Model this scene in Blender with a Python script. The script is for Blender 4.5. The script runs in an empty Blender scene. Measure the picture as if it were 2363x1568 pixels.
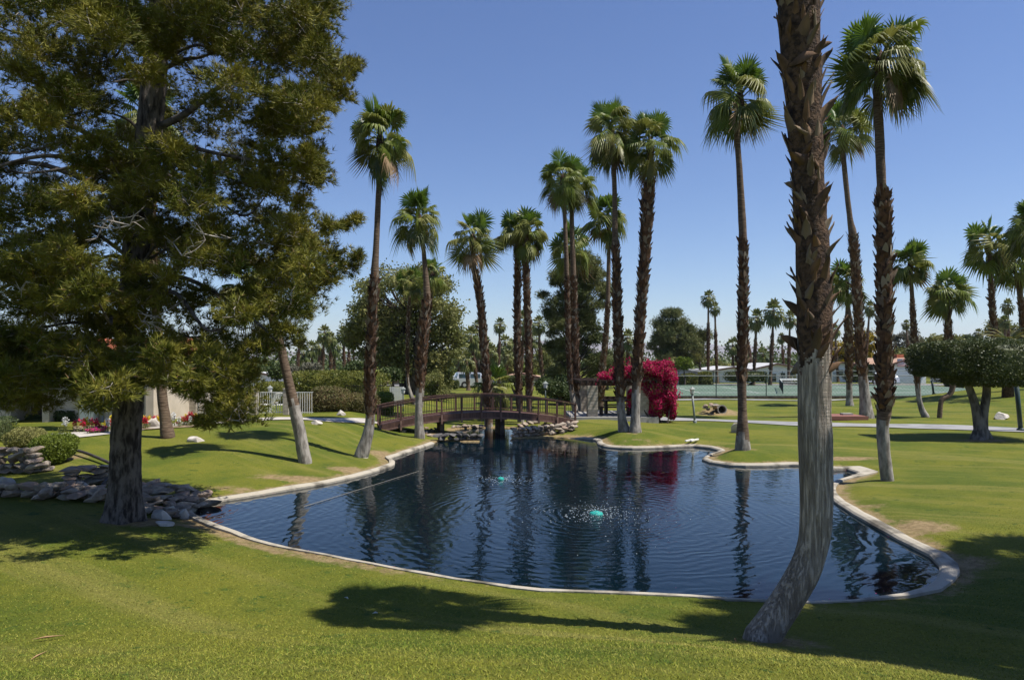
import bpy, bmesh, math, random
import numpy as np
from mathutils import Vector, Matrix, Euler

rng = np.random.default_rng(11)
random.seed(11)
scene = bpy.context.scene
COL = scene.collection
R = math.radians

# ------------------------------------------------------------------ camera
EYE = 3.6            # eye height above the pond surface
HZ = 830.0           # horizon row, 2362 px wide frame
F = 2362 * 24 / 36.0
cam = bpy.data.cameras.new('camera')
cam.lens = 24.0
cam.sensor_width = 36.0
cam.shift_y = (HZ - 784.0) / 2362.0
cam.clip_start = 0.05
cam.clip_end = 40000.0
cam_ob = bpy.data.objects.new('camera', cam)
cam_ob.location = (0, 0, EYE)
cam_ob.rotation_euler = (R(90), 0, 0)
COL.objects.link(cam_ob)
scene.camera = cam_ob

# ------------------------------------------------------------------ sky, sun, exposure
SUN_EL = R(63.0)
SUN_H = Vector((-0.965, 0.26, 0)).normalized()          # where shadows fall
world = bpy.data.worlds.new('World')
scene.world = world
world.use_nodes = True
wn = world.node_tree
sky = wn.nodes.new('ShaderNodeTexSky')
sky.sky_type = 'NISHITA'
sky.sun_disc = False
sky.sun_elevation = SUN_EL
sky.sun_rotation = math.atan2(-SUN_H.x, -SUN_H.y)
sky.altitude = 100
sky.air_density = 1.0
sky.dust_density = 0.05
sky.ozone_density = 5.0
wn.nodes['Background'].inputs['Strength'].default_value = 0.094
hs = wn.nodes.new('ShaderNodeHueSaturation')           # the clear desert sky is a deeper blue than the model's
hs.inputs['Saturation'].default_value = 1.10
hs.inputs['Hue'].default_value = 0.510
wn.links.new(sky.outputs[0], hs.inputs['Color'])
wn.links.new(hs.outputs[0], wn.nodes['Background'].inputs['Color'])
sun = bpy.data.lights.new('sun', 'SUN')
sun.energy = 5.0
sun.angle = R(0.5)
sun.color = (1.0, 0.955, 0.88)
sun_ob = bpy.data.objects.new('sun', sun)
d = Vector((SUN_H.x * math.cos(SUN_EL), SUN_H.y * math.cos(SUN_EL), -math.sin(SUN_EL)))
sun_ob.rotation_euler = d.to_track_quat('-Z', 'Y').to_euler()
sun_ob.location = (30, 5, 60)
COL.objects.link(sun_ob)
vs = scene.view_settings
vs.view_transform = 'Standard'
vs.look = 'None'
vs.exposure = 0.50
vs.gamma = 1.0
vs.use_curve_mapping = False
scene.cycles.max_bounces = 6
scene.cycles.diffuse_bounces = 1
scene.cycles.transmission_bounces = 3
scene.cycles.glossy_bounces = 3
scene.cycles.transparent_max_bounces = 8
scene.cycles.volume_bounces = 0
scene.cycles.use_denoising = True

# ------------------------------------------------------------------ measuring helpers
def wx(px, Y):
    return (px - 1181.0) / F * Y
def wz(py, Y):
    return EYE - (py - HZ) / F * Y
def W(px, py, Y):
    return np.array((wx(px, Y), Y, wz(py, Y)))

def sstep(a, b, x):
    t = np.clip((x - a) / (b - a), 0, 1)
    return t * t * (3 - 2 * t)

_perm = np.random.default_rng(3).random((64, 64, 64))
def vnoise(p, s=1.0):
    p = np.asarray(p, float) * s
    i = np.floor(p).astype(int)
    f = p - i
    f = f * f * (3 - 2 * f)
    i0 = i % 64
    i1 = (i + 1) % 64
    def g(a, b, c):
        return _perm[(a[..., 0]), (b[..., 1]), (c[..., 2])]
    x0 = g(i0, i0, i0) * (1 - f[..., 0]) + g(i1, i0, i0) * f[..., 0]
    x1 = g(i0, i1, i0) * (1 - f[..., 0]) + g(i1, i1, i0) * f[..., 0]
    x2 = g(i0, i0, i1) * (1 - f[..., 0]) + g(i1, i0, i1) * f[..., 0]
    x3 = g(i0, i1, i1) * (1 - f[..., 0]) + g(i1, i1, i1) * f[..., 0]
    y0 = x0 * (1 - f[..., 1]) + x1 * f[..., 1]
    y1 = x2 * (1 - f[..., 1]) + x3 * f[..., 1]
    return (y0 * (1 - f[..., 2]) + y1 * f[..., 2]) * 2 - 1

# ------------------------------------------------------------------ pond outline and ground height
POND_PX = [(440,1180),(480,1158),(560,1145),(650,1130),(740,1115),(820,1098),(880,1081),(908,1070),(909,1064),(900,1056),
 (922,1048),(958,1036),(999,1022),(1010,1016),(1050,1016),(1107,1017),(1100,1008),(1080,1000),(1050,993),(1062,987),(1120,985),(1180,986),(1205,990),
 (1195,1000),(1175,1009),(1230,1008),(1307,1008),(1345,1010),(1374,1014),(1381,1024),(1403,1030),(1459,1033),(1553,1030),(1600,1028),
 (1638,1032),(1662,1040),(1638,1048),(1621,1058),(1638,1065),(1685,1072),(1760,1073),(1848,1071),(1913,1083),(1954,1081),(1984,1090),
 (1954,1101),(1917,1115),(1908,1131),(1917,1148),(1954,1173),(1991,1196),(2047,1228),(2102,1256),(2148,1279),(2170,1302),
 (2166,1335),(2139,1356),(2079,1372),(1963,1384),(1871,1386),(1770,1385),(1686,1380),(1594,1372),(1409,1364),(1250,1358),
 (1121,1342),(991,1321),(862,1298),(759,1278),(673,1264),(603,1246),(548,1227),(503,1212),(474,1200)]
def _unp(p, z):
    Y = (EYE - z) * F / (p[1] - HZ)
    return (wx(p[0], Y), Y)
def _smooth_closed(P, n):
    P = np.array(P)
    m = len(P)
    out = []
    for i in range(m):
        p0, p1, p2, p3 = P[i - 1], P[i], P[(i + 1) % m], P[(i + 2) % m]
        L = np.linalg.norm(p2 - p1)
        k = max(1, int(L / n))
        for j in range(k):
            t = j / k
            out.append(0.5 * ((2 * p1) + (-p0 + p2) * t + (2 * p0 - 5 * p1 + 4 * p2 - p3) * t * t + (-p0 + 3 * p1 - 3 * p2 + p3) * t ** 3))
    return np.array(out)
POND = _smooth_closed([_unp(p, 0.05) for p in POND_PX], 0.45)

def pond_sd(x, y):
    x = np.asarray(x, float); y = np.asarray(y, float)
    sh = x.shape
    x = x.ravel(); y = y.ravel()
    out = np.full(len(x), 1e9)
    near = (x > -30) & (x < 34) & (y > -5) & (y < 60)
    out[~near] = np.hypot(x[~near], y[~near] - 20)
    idx = np.where(near)[0]
    A = POND; B = np.roll(POND, -1, 0)
    for c in range(0, len(idx), 20000):
        ii = idx[c:c + 20000]
        X = x[ii][:, None]; Yy = y[ii][:, None]
        dx = B[:, 0] - A[:, 0]; dy = B[:, 1] - A[:, 1]
        t = np.clip(((X - A[:, 0]) * dx + (Yy - A[:, 1]) * dy) / (dx * dx + dy * dy + 1e-12), 0, 1)
        dd = np.sqrt(((X - A[:, 0] - t * dx) ** 2 + (Yy - A[:, 1] - t * dy) ** 2).min(1))
        cond = (A[:, 1] > Yy) != (B[:, 1] > Yy)
        xi = A[:, 0] + (Yy - A[:, 1]) / np.where(np.abs(dy) < 1e-12, 1e-12, dy) * dx
        inside = (np.sum(cond & (X < xi), 1) % 2) == 1
        out[ii] = np.where(inside, -dd, dd)
    return out.reshape(sh)

def H(x, y, sd=None):
    x = np.asarray(x, float); y = np.asarray(y, float)
    if sd is None:
        sd = pond_sd(x, y)
    h = 0.05 + 0.10 * sstep(0.25, 1.0, sd) + 0.20 * sstep(0.5, 5.0, sd)
    out = sstep(0.2, 3.0, sd)
    rr = np.sqrt((np.where(x < 0, 0.45, 0.75) * x) ** 2 + np.maximum(y, 0) ** 2)
    h = h + 1.65 * sstep(0, 1, (9.6 - rr) / 8.0) * sstep(0.0, 1.5, sd)
    h = h + 0.58 * sstep(19, 27, y) * sstep(-4.2, -9.5, x) * (1 - sstep(48, 70, y)) * out
    h = h + 0.30 * np.exp(-(((x - 5.2) / 2.4) ** 2 + ((y - 31.5) / 2.6) ** 2)) * sstep(0.0, 1.2, sd)
    h = h + 0.20 * np.exp(-(((x - 8.6) / 2.2) ** 2 + ((y - 25.5) / 1.6) ** 2)) * sstep(0.0, 1.2, sd)
    h = h + 0.06 * np.exp(-(((x + 6.2) / 2.6) ** 2 + ((y - 33) / 3.0) ** 2)) * out
    h = h + 0.30 * np.exp(-(((x - 3.6) / 2.0) ** 2 + ((y - 36) / 2.5) ** 2)) * out
    h = h + 1.4 * sstep(23, 38, x) * sstep(33, 45, y) * (1 - sstep(49, 57, y))
    h = h - 0.18 * np.exp(-(((x - 12) / 7) ** 2 + ((y - 43) / 3.2) ** 2))
    h = h + 0.42 * np.exp(-(((x - 13.2) / 1.0) ** 2 + ((y - 44.0) / 0.9) ** 2))
    h = h + (0.035 * np.sin(x * 0.55 + 1.3) * np.sin(y * 0.43) + 0.02 * np.sin(x * 1.3 + y * 0.9)) * out * (1 - sstep(60, 120, y))
    h = np.where(sd < 0.03, 0.05 - 0.5 * sstep(-0.03, 0.05, -sd) - 0.7 * sstep(0, 0.9, -sd), h)
    return h
def hh(x, y):
    return float(H(np.array([x]), np.array([y]))[0])
_ys = np.concatenate([np.arange(2.5, 60, 0.04), np.arange(60, 140, 0.2)])
def hit(px, py):
    """where the line of sight through a pixel meets the ground"""
    X = (px - 1181.0) / F * _ys
    Z = EYE - (py - HZ) / F * _ys
    g = H(X, _ys)
    k = np.argmax(Z <= g)
    if not (Z[k] <= g[k]):
        k = len(_ys) - 1
    return np.array((X[k], _ys[k], g[k]))

# ------------------------------------------------------------------ mesh helpers
class MB:
    def __init__(self):
        self.v = []; self.n = 0; self.f = {3: [], 4: []}; self.m = {3: [], 4: []}
        self.ng = []
    def add(self, V, quads=None, tris=None, m=0):
        V = np.asarray(V, float).reshape(-1, 3)
        for k, Fc in ((4, quads), (3, tris)):
            if Fc is not None and len(Fc):
                Fc = np.asarray(Fc, int).reshape(-1, k) + self.n
                self.f[k].append(Fc)
                self.m[k].append(np.full(len(Fc), m) if np.isscalar(m) else np.asarray(m))
        self.v.append(V); self.n += len(V)
        return self
    def box(self, c, s, m=0, rot=None):
        c = np.asarray(c, float); s = np.asarray(s, float) / 2
        V = np.array([(i, j, k) for i in (-1, 1) for j in (-1, 1) for k in (-1, 1)], float) * s
        if rot is not None:
            V = V @ np.array(rot).T
        self.add(V + c, quads=[(0, 1, 3, 2), (4, 6, 7, 5), (0, 4, 5, 1), (2, 3, 7, 6), (0, 2, 6, 4), (1, 5, 7, 3)], m=m)
        return self
    def tube(self, P, Rd, sides=8, m=0, cap=True, twist=None):
        V, Q, T = tube(P, Rd, sides, cap)
        self.add(V, Q, T, m)
        return self
    def mesh(self, name, smooth=False):
        V = np.concatenate(self.v) if self.v else np.zeros((0, 3))
        me = bpy.data.meshes.new(name)
        me.vertices.add(len(V))
        me.vertices.foreach_set('co', V.astype(np.float32).ravel())
        loops = []; starts = []; mi = []
        off = 0
        for k in (3, 4):
            if self.f[k]:
                Fc = np.concatenate(self.f[k])
                loops.append(Fc.ravel())
                starts.append(off + np.arange(len(Fc)) * k)
                off += Fc.size
                mi.append(np.concatenate(self.m[k]))
        if loops:
            loops = np.concatenate(loops).astype(np.int32); starts = np.concatenate(starts).astype(np.int32)
            mi = np.concatenate(mi).astype(np.int32)
            me.loops.add(len(loops)); me.loops.foreach_set('vertex_index', loops)
            me.polygons.add(len(starts)); me.polygons.foreach_set('loop_start', starts)
            me.polygons.foreach_set('material_index', mi)
            me.polygons.foreach_set('use_smooth', np.full(len(starts), bool(smooth)))
        me.update(calc_edges=True)
        me.validate()
        return me
    def build(self, name, mats, parent=None, smooth=False, loc=None):
        me = self.mesh(name, smooth)
        return ob(name, me, mats, parent, loc)

def ob(name, me, mats=None, parent=None, loc=None):
    if mats is not None:
        if not isinstance(mats, (list, tuple)):
            mats = [mats]
        for mm in mats:
            me.materials.append(mm)
    o = bpy.data.objects.new(name, me)
    COL.objects.link(o)
    if parent is not None:
        o.parent = parent
    if loc is not None:
        o.location = loc
    return o

def inst(name, me, parent, loc, rot=(0, 0, 0), sc=(1, 1, 1)):
    o = bpy.data.objects.new(name, me)
    COL.objects.link(o)
    o.parent = parent
    o.location = loc; o.rotation_euler = rot; o.scale = sc
    return o

def thing(name, label, cat, loc=(0, 0, 0), rotz=0.0, group=None):
    o = bpy.data.objects.new(name, None)
    o.empty_display_size = 0.2
    COL.objects.link(o)
    o.location = loc; o.rotation_euler = (0, 0, rotz)
    return tag(o, label, cat, group)
def tag(o, label, cat, group=None, kind=None):
    o['label'] = label; o['category'] = cat
    if group: o['group'] = group
    if kind: o['kind'] = kind
    return o
def struct(o, label=None):
    o['kind'] = 'structure'
    if label:
        o['label'] = label
    return o
def stuffpart(o):
    o['kind'] = 'stuff'
    return o

def tube(P, Rd, sides=8, cap=True):
    P = np.asarray(P, float); n = len(P)
    Rd = np.full(n, Rd) if np.isscalar(Rd) else np.asarray(Rd, float)
    T = np.gradient(P, axis=0)
    T /= np.linalg.norm(T, axis=1)[:, None] + 1e-12
    ref = np.array((0, 1, 0.0)) if abs(T[0][1]) < 0.9 else np.array((1, 0, 0.0))
    U = np.zeros_like(P); u = np.cross(ref, T[0]); u /= np.linalg.norm(u)
    for i in range(n):
        u = u - T[i] * np.dot(u, T[i]); u /= np.linalg.norm(u) + 1e-12
        U[i] = u
    Vv = np.cross(T, U)
    a = np.arange(sides) * 2 * np.pi / sides
    ring = (U[:, None, :] * np.cos(a)[None, :, None] + Vv[:, None, :] * np.sin(a)[None, :, None]) * Rd[:, None, None] + P[:, None, :]
    V = ring.reshape(-1, 3)
    i = np.arange(n - 1)[:, None] * sides; j = np.arange(sides)[None, :]; j2 = (j + 1) % sides
    Q = np.stack([i + j, i + j2, i + sides + j2, i + sides + j], -1).reshape(-1, 4)
    Tt = None
    if cap:
        c0 = len(V); V = np.concatenate([V, P[:1], P[-1:]])
        jj = np.arange(sides); j3 = (jj + 1) % sides; b = (n - 1) * sides
        Tt = np.concatenate([np.stack([np.full(sides, c0), j3, jj], -1), np.stack([np.full(sides, c0 + 1), b + jj, b + j3], -1)])
    return V, Q, Tt

def catmull(P, per):
    P = np.asarray(P, float)
    out = []
    n = len(P)
    for i in range(n - 1):
        p0 = P[max(i - 1, 0)]; p1 = P[i]; p2 = P[i + 1]; p3 = P[min(i + 2, n - 1)]
        for j in range(per):
            t = j / per
            out.append(0.5 * ((2 * p1) + (-p0 + p2) * t + (2 * p0 - 5 * p1 + 4 * p2 - p3) * t * t + (-p0 + 3 * p1 - 3 * p2 + p3) * t ** 3))
    out.append(P[-1])
    return np.array(out)

def unit(n, g=None):
    g = g or rng
    v = g.normal(size=(n, 3))
    return v / np.linalg.norm(v, axis=1)[:, None]

# ------------------------------------------------------------------ materials
def _mix(nt, fac, a, b):
    n = nt.nodes.new('ShaderNodeMix'); n.data_type = 'RGBA'
    if fac is not None:
        nt.links.new(fac, n.inputs[0])
    for s, v in ((6, a), (7, b)):
        if isinstance(v, tuple):
            n.inputs[s].default_value = (*v, 1)
        else:
            nt.links.new(v, n.inputs[s])
    return n.outputs[2]
def _ramp(nt, src, lo, hi):
    n = nt.nodes.new('ShaderNodeMapRange'); n.interpolation_type = 'SMOOTHSTEP'
    nt.links.new(src, n.inputs[0])
    n.inputs[1].default_value = lo; n.inputs[2].default_value = hi
    return n.outputs[0]
def _noise(nt, co, scale, detail=4, rough=0.55, vec=None):
    if vec is not None:
        mp = nt.nodes.new('ShaderNodeMapping'); mp.inputs['Scale'].default_value = vec
        nt.links.new(co, mp.inputs[0]); co = mp.outputs[0]
    n = nt.nodes.new('ShaderNodeTexNoise')
    n.inputs['Scale'].default_value = scale; n.inputs['Detail'].default_value = detail
    n.inputs['Roughness'].default_value = rough
    nt.links.new(co, n.inputs['Vector'])
    return n.outputs[0]
def mat(name, c1, c2=None, scale=4.0, vec=None, rough=0.85, bump=0.0, bscale=None, bvec=None, spec=0.3, metallic=0.0,
        island=None, c3=None, lo=0.35, hi=0.65, transl=0.0, objrand=None, bdist=0.02, geo=False):
    m = bpy.data.materials.new(name); m.use_nodes = True
    nt = m.node_tree; b = nt.nodes['Principled BSDF']
    b.inputs['Roughness'].default_value = rough
    b.inputs['Specular IOR Level'].default_value = spec
    b.inputs['Metallic'].default_value = metallic
    tc = nt.nodes.new('ShaderNodeTexCoord'); co = tc.outputs['Object']
    if geo:
        gg = nt.nodes.new('ShaderNodeNewGeometry'); co = gg.outputs['Position']
    col = None
    if c2 is not None:
        f = _ramp(nt, _noise(nt, co, scale, vec=vec), lo, hi)
        col = _mix(nt, f, c1, c2)
    if island is not None:
        g = nt.nodes.new('ShaderNodeNewGeometry')
        f = _ramp(nt, g.outputs['Random Per Island'], island[1], island[2])
        col = _mix(nt, f, col if col is not None else c1, island[0])
    if objrand is not None:
        oi = nt.nodes.new('ShaderNodeObjectInfo')
        f = _ramp(nt, oi.outputs['Random'], objrand[1], objrand[2])
        col = _mix(nt, f, col if col is not None else c1, objrand[0])
    if col is None:
        b.inputs['Base Color'].default_value = (*c1, 1)
    else:
        nt.links.new(col, b.inputs['Base Color'])
    if bump > 0:
        bp = nt.nodes.new('ShaderNodeBump'); bp.inputs['Strength'].default_value = bump
        bp.inputs['Distance'].default_value = bdist
        nt.links.new(_noise(nt, co, bscale or scale * 3, detail=6, vec=bvec if bvec is not None else vec), bp.inputs['Height'])
        nt.links.new(bp.outputs[0], b.inputs['Normal'])
    if transl > 0:
        tr = nt.nodes.new('ShaderNodeBsdfTranslucent')
        if col is None: tr.inputs['Color'].default_value = (*c1, 1)
        else: nt.links.new(col, tr.inputs['Color'])
        mx = nt.nodes.new('ShaderNodeMixShader'); mx.inputs[0].default_value = transl
        nt.links.new(b.outputs[0], mx.inputs[1]); nt.links.new(tr.outputs[0], mx.inputs[2])
        nt.links.new(mx.outputs[0], nt.nodes['Material Output'].inputs[0])
    return m

M = {}
def lawn_material(name, blades=False):
    m = bpy.data.materials.new(name); m.use_nodes = True
    nt = m.node_tree; b = nt.nodes['Principled BSDF']
    b.inputs['Roughness'].default_value = 0.9; b.inputs['Specular IOR Level'].default_value = 0.15
    g = nt.nodes.new('ShaderNodeNewGeometry'); co = g.outputs['Position']
    mp = nt.nodes.new('ShaderNodeMapping'); mp.inputs['Rotation'].default_value = (0, 0, R(36)); nt.links.new(co, mp.inputs[0])
    n1 = _ramp(nt, _noise(nt, co, 0.35, 5, 0.65), 0.36, 0.64)
    c = _mix(nt, n1, (0.080, 0.106, 0.011), (0.142, 0.145, 0.017))
    n2 = _ramp(nt, _noise(nt, mp.outputs[0], 1.0, 4, 0.6, vec=(0.07, 1.5, 1.0)), 0.48, 0.74)      # mowing streaks
    c = _mix(nt, n2, c, (0.180, 0.168, 0.038))
    n3 = _ramp(nt, _noise(nt, co, 2.4, 5, 0.75), 0.57, 0.70)
    c = _mix(nt, n3, c, (0.042, 0.080, 0.012))
    n4 = _ramp(nt, _noise(nt, co, 26.0, 5, 0.8), 0.33, 0.68)
    c2 = _mix(nt, n4, (0.72, 0.75, 0.70), (1.22, 1.20, 1.20))
    mu = nt.nodes.new('ShaderNodeMix'); mu.data_type = 'RGBA'; mu.blend_type = 'MULTIPLY'; mu.inputs[0].default_value = 1.0
    nt.links.new(c, mu.inputs[6]); nt.links.new(c2, mu.inputs[7]); c = mu.outputs[2]
    if blades:
        r = _ramp(nt, g.outputs['Random Per Island'], 0.55, 1.0)
        c = _mix(nt, r, c, (0.200, 0.190, 0.040))
        r = _ramp(nt, g.outputs['Random Per Island'], 0.0, 0.2)
        c = _mix(nt, r, (0.075, 0.115, 0.018), c)
        mu2 = nt.nodes.new('ShaderNodeMix'); mu2.data_type = 'RGBA'; mu2.blend_type = 'MULTIPLY'; mu2.inputs[0].default_value = 1.0
        nt.links.new(c, mu2.inputs[6]); mu2.inputs[7].default_value = (1.38, 1.36, 1.36, 1); c = mu2.outputs[2]
    else:
        at = nt.nodes.new('ShaderNodeAttribute'); at.attribute_name = 'dry'
        dn = nt.nodes.new('ShaderNodeMath'); dn.operation = 'MULTIPLY_ADD'
        nn = _noise(nt, co, 3.5, 6, 0.75)
        nt.links.new(nn, dn.inputs[0]); dn.inputs[1].default_value = 1.1
        sub = nt.nodes.new('ShaderNodeMath'); sub.operation = 'SUBTRACT'; nt.links.new(at.outputs['Fac'], sub.inputs[0]); sub.inputs[1].default_value = 0.55
        nt.links.new(sub.outputs[0], dn.inputs[2])
        dirt = _mix(nt, _ramp(nt, _noise(nt, co, 9, 5), 0.3, 0.7), (0.19, 0.135, 0.066), (0.30, 0.22, 0.115))
        c = _mix(nt, _ramp(nt, dn.outputs[0], 0.42, 0.78), c, dirt)
        bp = nt.nodes.new('ShaderNodeBump'); bp.inputs['Strength'].default_value = 0.9; bp.inputs['Distance'].default_value = 0.03
        nt.links.new(_noise(nt, co, 40, 4, 0.8), bp.inputs['Height']); nt.links.new(bp.outputs[0], b.inputs['Normal'])
    nt.links.new(c, b.inputs['Base Color'])
    return m
M['lawn'] = lawn_material('lawn')
M['blade'] = lawn_material('grass_blade', True)

def water_material(centres):
    m = bpy.data.materials.new('pond_water'); m.use_nodes = True
    nt = m.node_tree; b = nt.nodes['Principled BSDF']
    b.inputs['Base Color'].default_value = (0.0012, 0.007, 0.012, 1)
    b.inputs['Roughness'].default_value = 0.03
    b.inputs['IOR'].default_value = 1.33
    b.inputs['Specular IOR Level'].default_value = 0.5
    g = nt.nodes.new('ShaderNodeNewGeometry'); co = g.outputs['Position']
    def M2(op, a, b_=None, c_=None):
        n = nt.nodes.new('ShaderNodeMath'); n.operation = op
        for i, v in enumerate((a, b_, c_)):
            if v is None: continue
            if isinstance(v, (int, float)): n.inputs[i].default_value = v
            else: nt.links.new(v, n.inputs[i])
        return n.outputs[0]
    tot = None
    warp = M2('MULTIPLY', M2('SUBTRACT', _noise(nt, co, 0.9, 3), 0.5), 0.9)
    for (cx, cy, amp, wl, fall) in centres:
        vd = nt.nodes.new('ShaderNodeVectorMath'); vd.operation = 'DISTANCE'
        nt.links.new(co, vd.inputs[0]); vd.inputs[1].default_value = (cx, cy, 0)
        r = vd.outputs['Value']
        s = M2('SINE', M2('MULTIPLY', M2('ADD', r, warp), 2 * math.pi / wl))
        mod = M2('MULTIPLY_ADD', _noise(nt, co, 0.8, 2), 1.6, -0.25)
        a = M2('DIVIDE', amp, M2('ADD', 1.0, M2('MULTIPLY', r, fall)))
        h = M2('MULTIPLY', M2('MULTIPLY', s, a), mod)
        tot = h if tot is None else M2('ADD', tot, h)
    n1 = M2('MULTIPLY', _noise(nt, co, 2.4, 3, 0.5, vec=(0.7, 1.2, 1)), 0.0022)
    vd = nt.nodes.new('ShaderNodeVectorMath'); vd.operation = 'DISTANCE'
    nt.links.new(co, vd.inputs[0]); vd.inputs[1].default_value = (centres[0][0], centres[0][1], 0)
    chop = M2('DIVIDE', 0.010, M2('ADD', 1.0, M2('POWER', M2('MULTIPLY', vd.outputs['Value'], 0.42), 2.0)))
    n2 = M2('MULTIPLY', _noise(nt, co, 8.0, 3, 0.6), chop)
    tot = M2('ADD', M2('ADD', tot, n1), n2)
    bp = nt.nodes.new('ShaderNodeBump'); bp.inputs['Strength'].default_value = 1.0; bp.inputs['Distance'].default_value = 1.0
    nt.links.new(tot, bp.inputs['Height']); nt.links.new(bp.outputs[0], b.inputs['Normal'])
    return m

M['kerb'] = mat('kerb_concrete', (0.12, 0.105, 0.08), (0.38, 0.34, 0.27), 1.6, rough=0.9, bump=0.7, bscale=14, geo=True, lo=0.30, hi=0.55)
M['path'] = mat('path_concrete', (0.36, 0.33, 0.29), (0.46, 0.42, 0.37), 2.0, rough=0.9, bump=0.2, bscale=40, geo=True)
M['asphalt'] = mat('path_asphalt', (0.20, 0.20, 0.20), (0.28, 0.275, 0.27), 1.2, rough=0.9, bump=0.2, bscale=60, geo=True)
M['road'] = mat('road_asphalt', (0.16, 0.15, 0.145), (0.22, 0.21, 0.20), 0.5, rough=0.9, geo=True)
M['court'] = mat('court_green', (0.082, 0.128, 0.090), (0.108, 0.155, 0.112), 0.6, rough=0.85, geo=True)
M['court_out'] = mat('court_band', (0.12, 0.13, 0.115), (0.15, 0.16, 0.14), 0.5, rough=0.9, geo=True)
M['line'] = mat('line_paint', (0.70, 0.70, 0.66), (0.6, 0.6, 0.56), 6, rough=0.8)
M['soil'] = mat('soil', (0.20, 0.145, 0.085), (0.30, 0.23, 0.15), 3, rough=0.95, bump=0.6, bscale=20, geo=True)
M['trunk_pale'] = mat('palm_trunk_pale', (0.15, 0.132, 0.11), (0.33, 0.30, 0.26), 7.0, vec=(1, 1, 0.35), rough=0.9, bump=0.9, bscale=16, bvec=(1, 1, 0.3), bdist=0.03, geo=True)
M['trunk_boot'] = mat('palm_trunk_rough', (0.030, 0.019, 0.013), (0.115, 0.068, 0.040), 14.0, rough=0.95, bump=1.0, bscale=30, bdist=0.04, geo=True)
M['trunk_smooth'] = mat('palm_trunk_ringed', (0.085, 0.055, 0.036), (0.17, 0.12, 0.08), 9.0, vec=(0.5, 0.5, 3.0), rough=0.95, bump=0.9, bscale=9, bvec=(0.3, 0.3, 3.0), bdist=0.03, geo=True)
M['boot'] = mat('palm_leaf_base', (0.075, 0.035, 0.018), (0.17, 0.09, 0.045), 8.0, rough=0.85, geo=True, island=((0.30, 0.245, 0.18), 0.66, 0.95), lo=0.3, hi=0.7)
M['boot_big'] = mat('palm_leaf_base_near', (0.045, 0.026, 0.015), (0.175, 0.098, 0.050), 5.0, vec=(1, 1, 0.5), rough=0.8, geo=True, bump=0.6, bscale=30, bvec=(1.4, 1.4, 0.25), bdist=0.01,
                    objrand=((0.18, 0.135, 0.088), 0.35, 0.95), lo=0.3, hi=0.7)
M['frond'] = mat('frond_green', (0.105, 0.148, 0.016), (0.18, 0.21, 0.03), 3.0, rough=0.46, spec=0.3, transl=0.36, objrand=((0.235, 0.23, 0.055), 0.1, 1.0))
M['frond_young'] = mat('frond_young', (0.085, 0.15, 0.016), (0.13, 0.19, 0.026), 3.0, rough=0.35, spec=0.5, transl=0.42)
M['frond_old'] = mat('frond_yellowing', (0.075, 0.10, 0.018), (0.34, 0.26, 0.075), 2.2, rough=0.45, spec=0.4, transl=0.3, lo=0.48, hi=0.72, objrand=((0.17, 0.145, 0.04), 0.45, 1.0))
M['frond_dead'] = mat('frond_dead', (0.17, 0.10, 0.045), (0.30, 0.21, 0.11), 3.0, rough=0.7, transl=0.15)
M['crown_far'] = mat('far_frond', (0.085, 0.115, 0.025), (0.20, 0.20, 0.06), 0.9, rough=0.4, spec=0.4, transl=0.3, geo=True)
M['needle'] = mat('pine_needle', (0.088, 0.102, 0.011), (0.225, 0.205, 0.027), 1.1, rough=0.6, spec=0.2, transl=0.10, geo=True, island=((0.19, 0.105, 0.045), 0.93, 0.99))
M['bark'] = mat('pine_bark', (0.026, 0.020, 0.016), (0.150, 0.125, 0.104), 10.0, vec=(1, 1, 0.3), rough=0.95, bump=0.8, bscale=26, bvec=(1, 1, 0.4), geo=True, lo=0.35, hi=0.62)
M['limb'] = mat('pine_limb', (0.055, 0.043, 0.035), (0.16, 0.135, 0.115), 5.0, rough=0.95, bump=0.5, bscale=20, geo=True)
M['twig'] = mat('pine_twig', (0.26, 0.22, 0.185), (0.42, 0.38, 0.33), 5.0, rough=0.9, geo=True)
M['leaf_olive'] = mat('leaf_olive', (0.130, 0.150, 0.038), (0.26, 0.25, 0.08), 0.6, rough=0.6, transl=0.3, geo=True, island=((0.17, 0.155, 0.06), 0.85, 1.0))
M['leaf_dark'] = mat('leaf_dark', (0.040, 0.065, 0.016), (0.085, 0.115, 0.034), 0.7, rough=0.55, transl=0.2, geo=True, island=((0.10, 0.11, 0.045), 0.85, 1.0))
M['leaf_conifer'] = mat('leaf_conifer', (0.080, 0.105, 0.034), (0.18, 0.19, 0.065), 0.7, rough=0.6, transl=0.2, geo=True, island=((0.12, 0.085, 0.04), 0.92, 1.0))
M['leaf_bright'] = mat('leaf_bright', (0.085, 0.13, 0.014), (0.15, 0.19, 0.024), 1.2, rough=0.5, transl=0.35, geo=True)
M['leaf_hedge'] = mat('leaf_hedge', (0.090, 0.110, 0.015), (0.19, 0.19, 0.034), 1.6, rough=0.55, transl=0.25, geo=True, island=((0.16, 0.15, 0.035), 0.8, 1.0))
M['leaf_shrub'] = mat('leaf_shrub', (0.10, 0.105, 0.028), (0.19, 0.155, 0.06), 1.6, rough=0.6, transl=0.25, geo=True, island=((0.17, 0.10, 0.055), 0.8, 1.0))
M['leaf_grey'] = mat('leaf_grey', (0.11, 0.11, 0.075), (0.18, 0.17, 0.125), 1.0, rough=0.8, transl=0.2, geo=True)
M['leaf_yellow'] = mat('leaf_yellow', (0.30, 0.20, 0.008), (0.42, 0.29, 0.012), 1.2, rough=0.6, transl=0.3, geo=True, island=((0.10, 0.12, 0.025), 0.62, 0.95))
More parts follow.
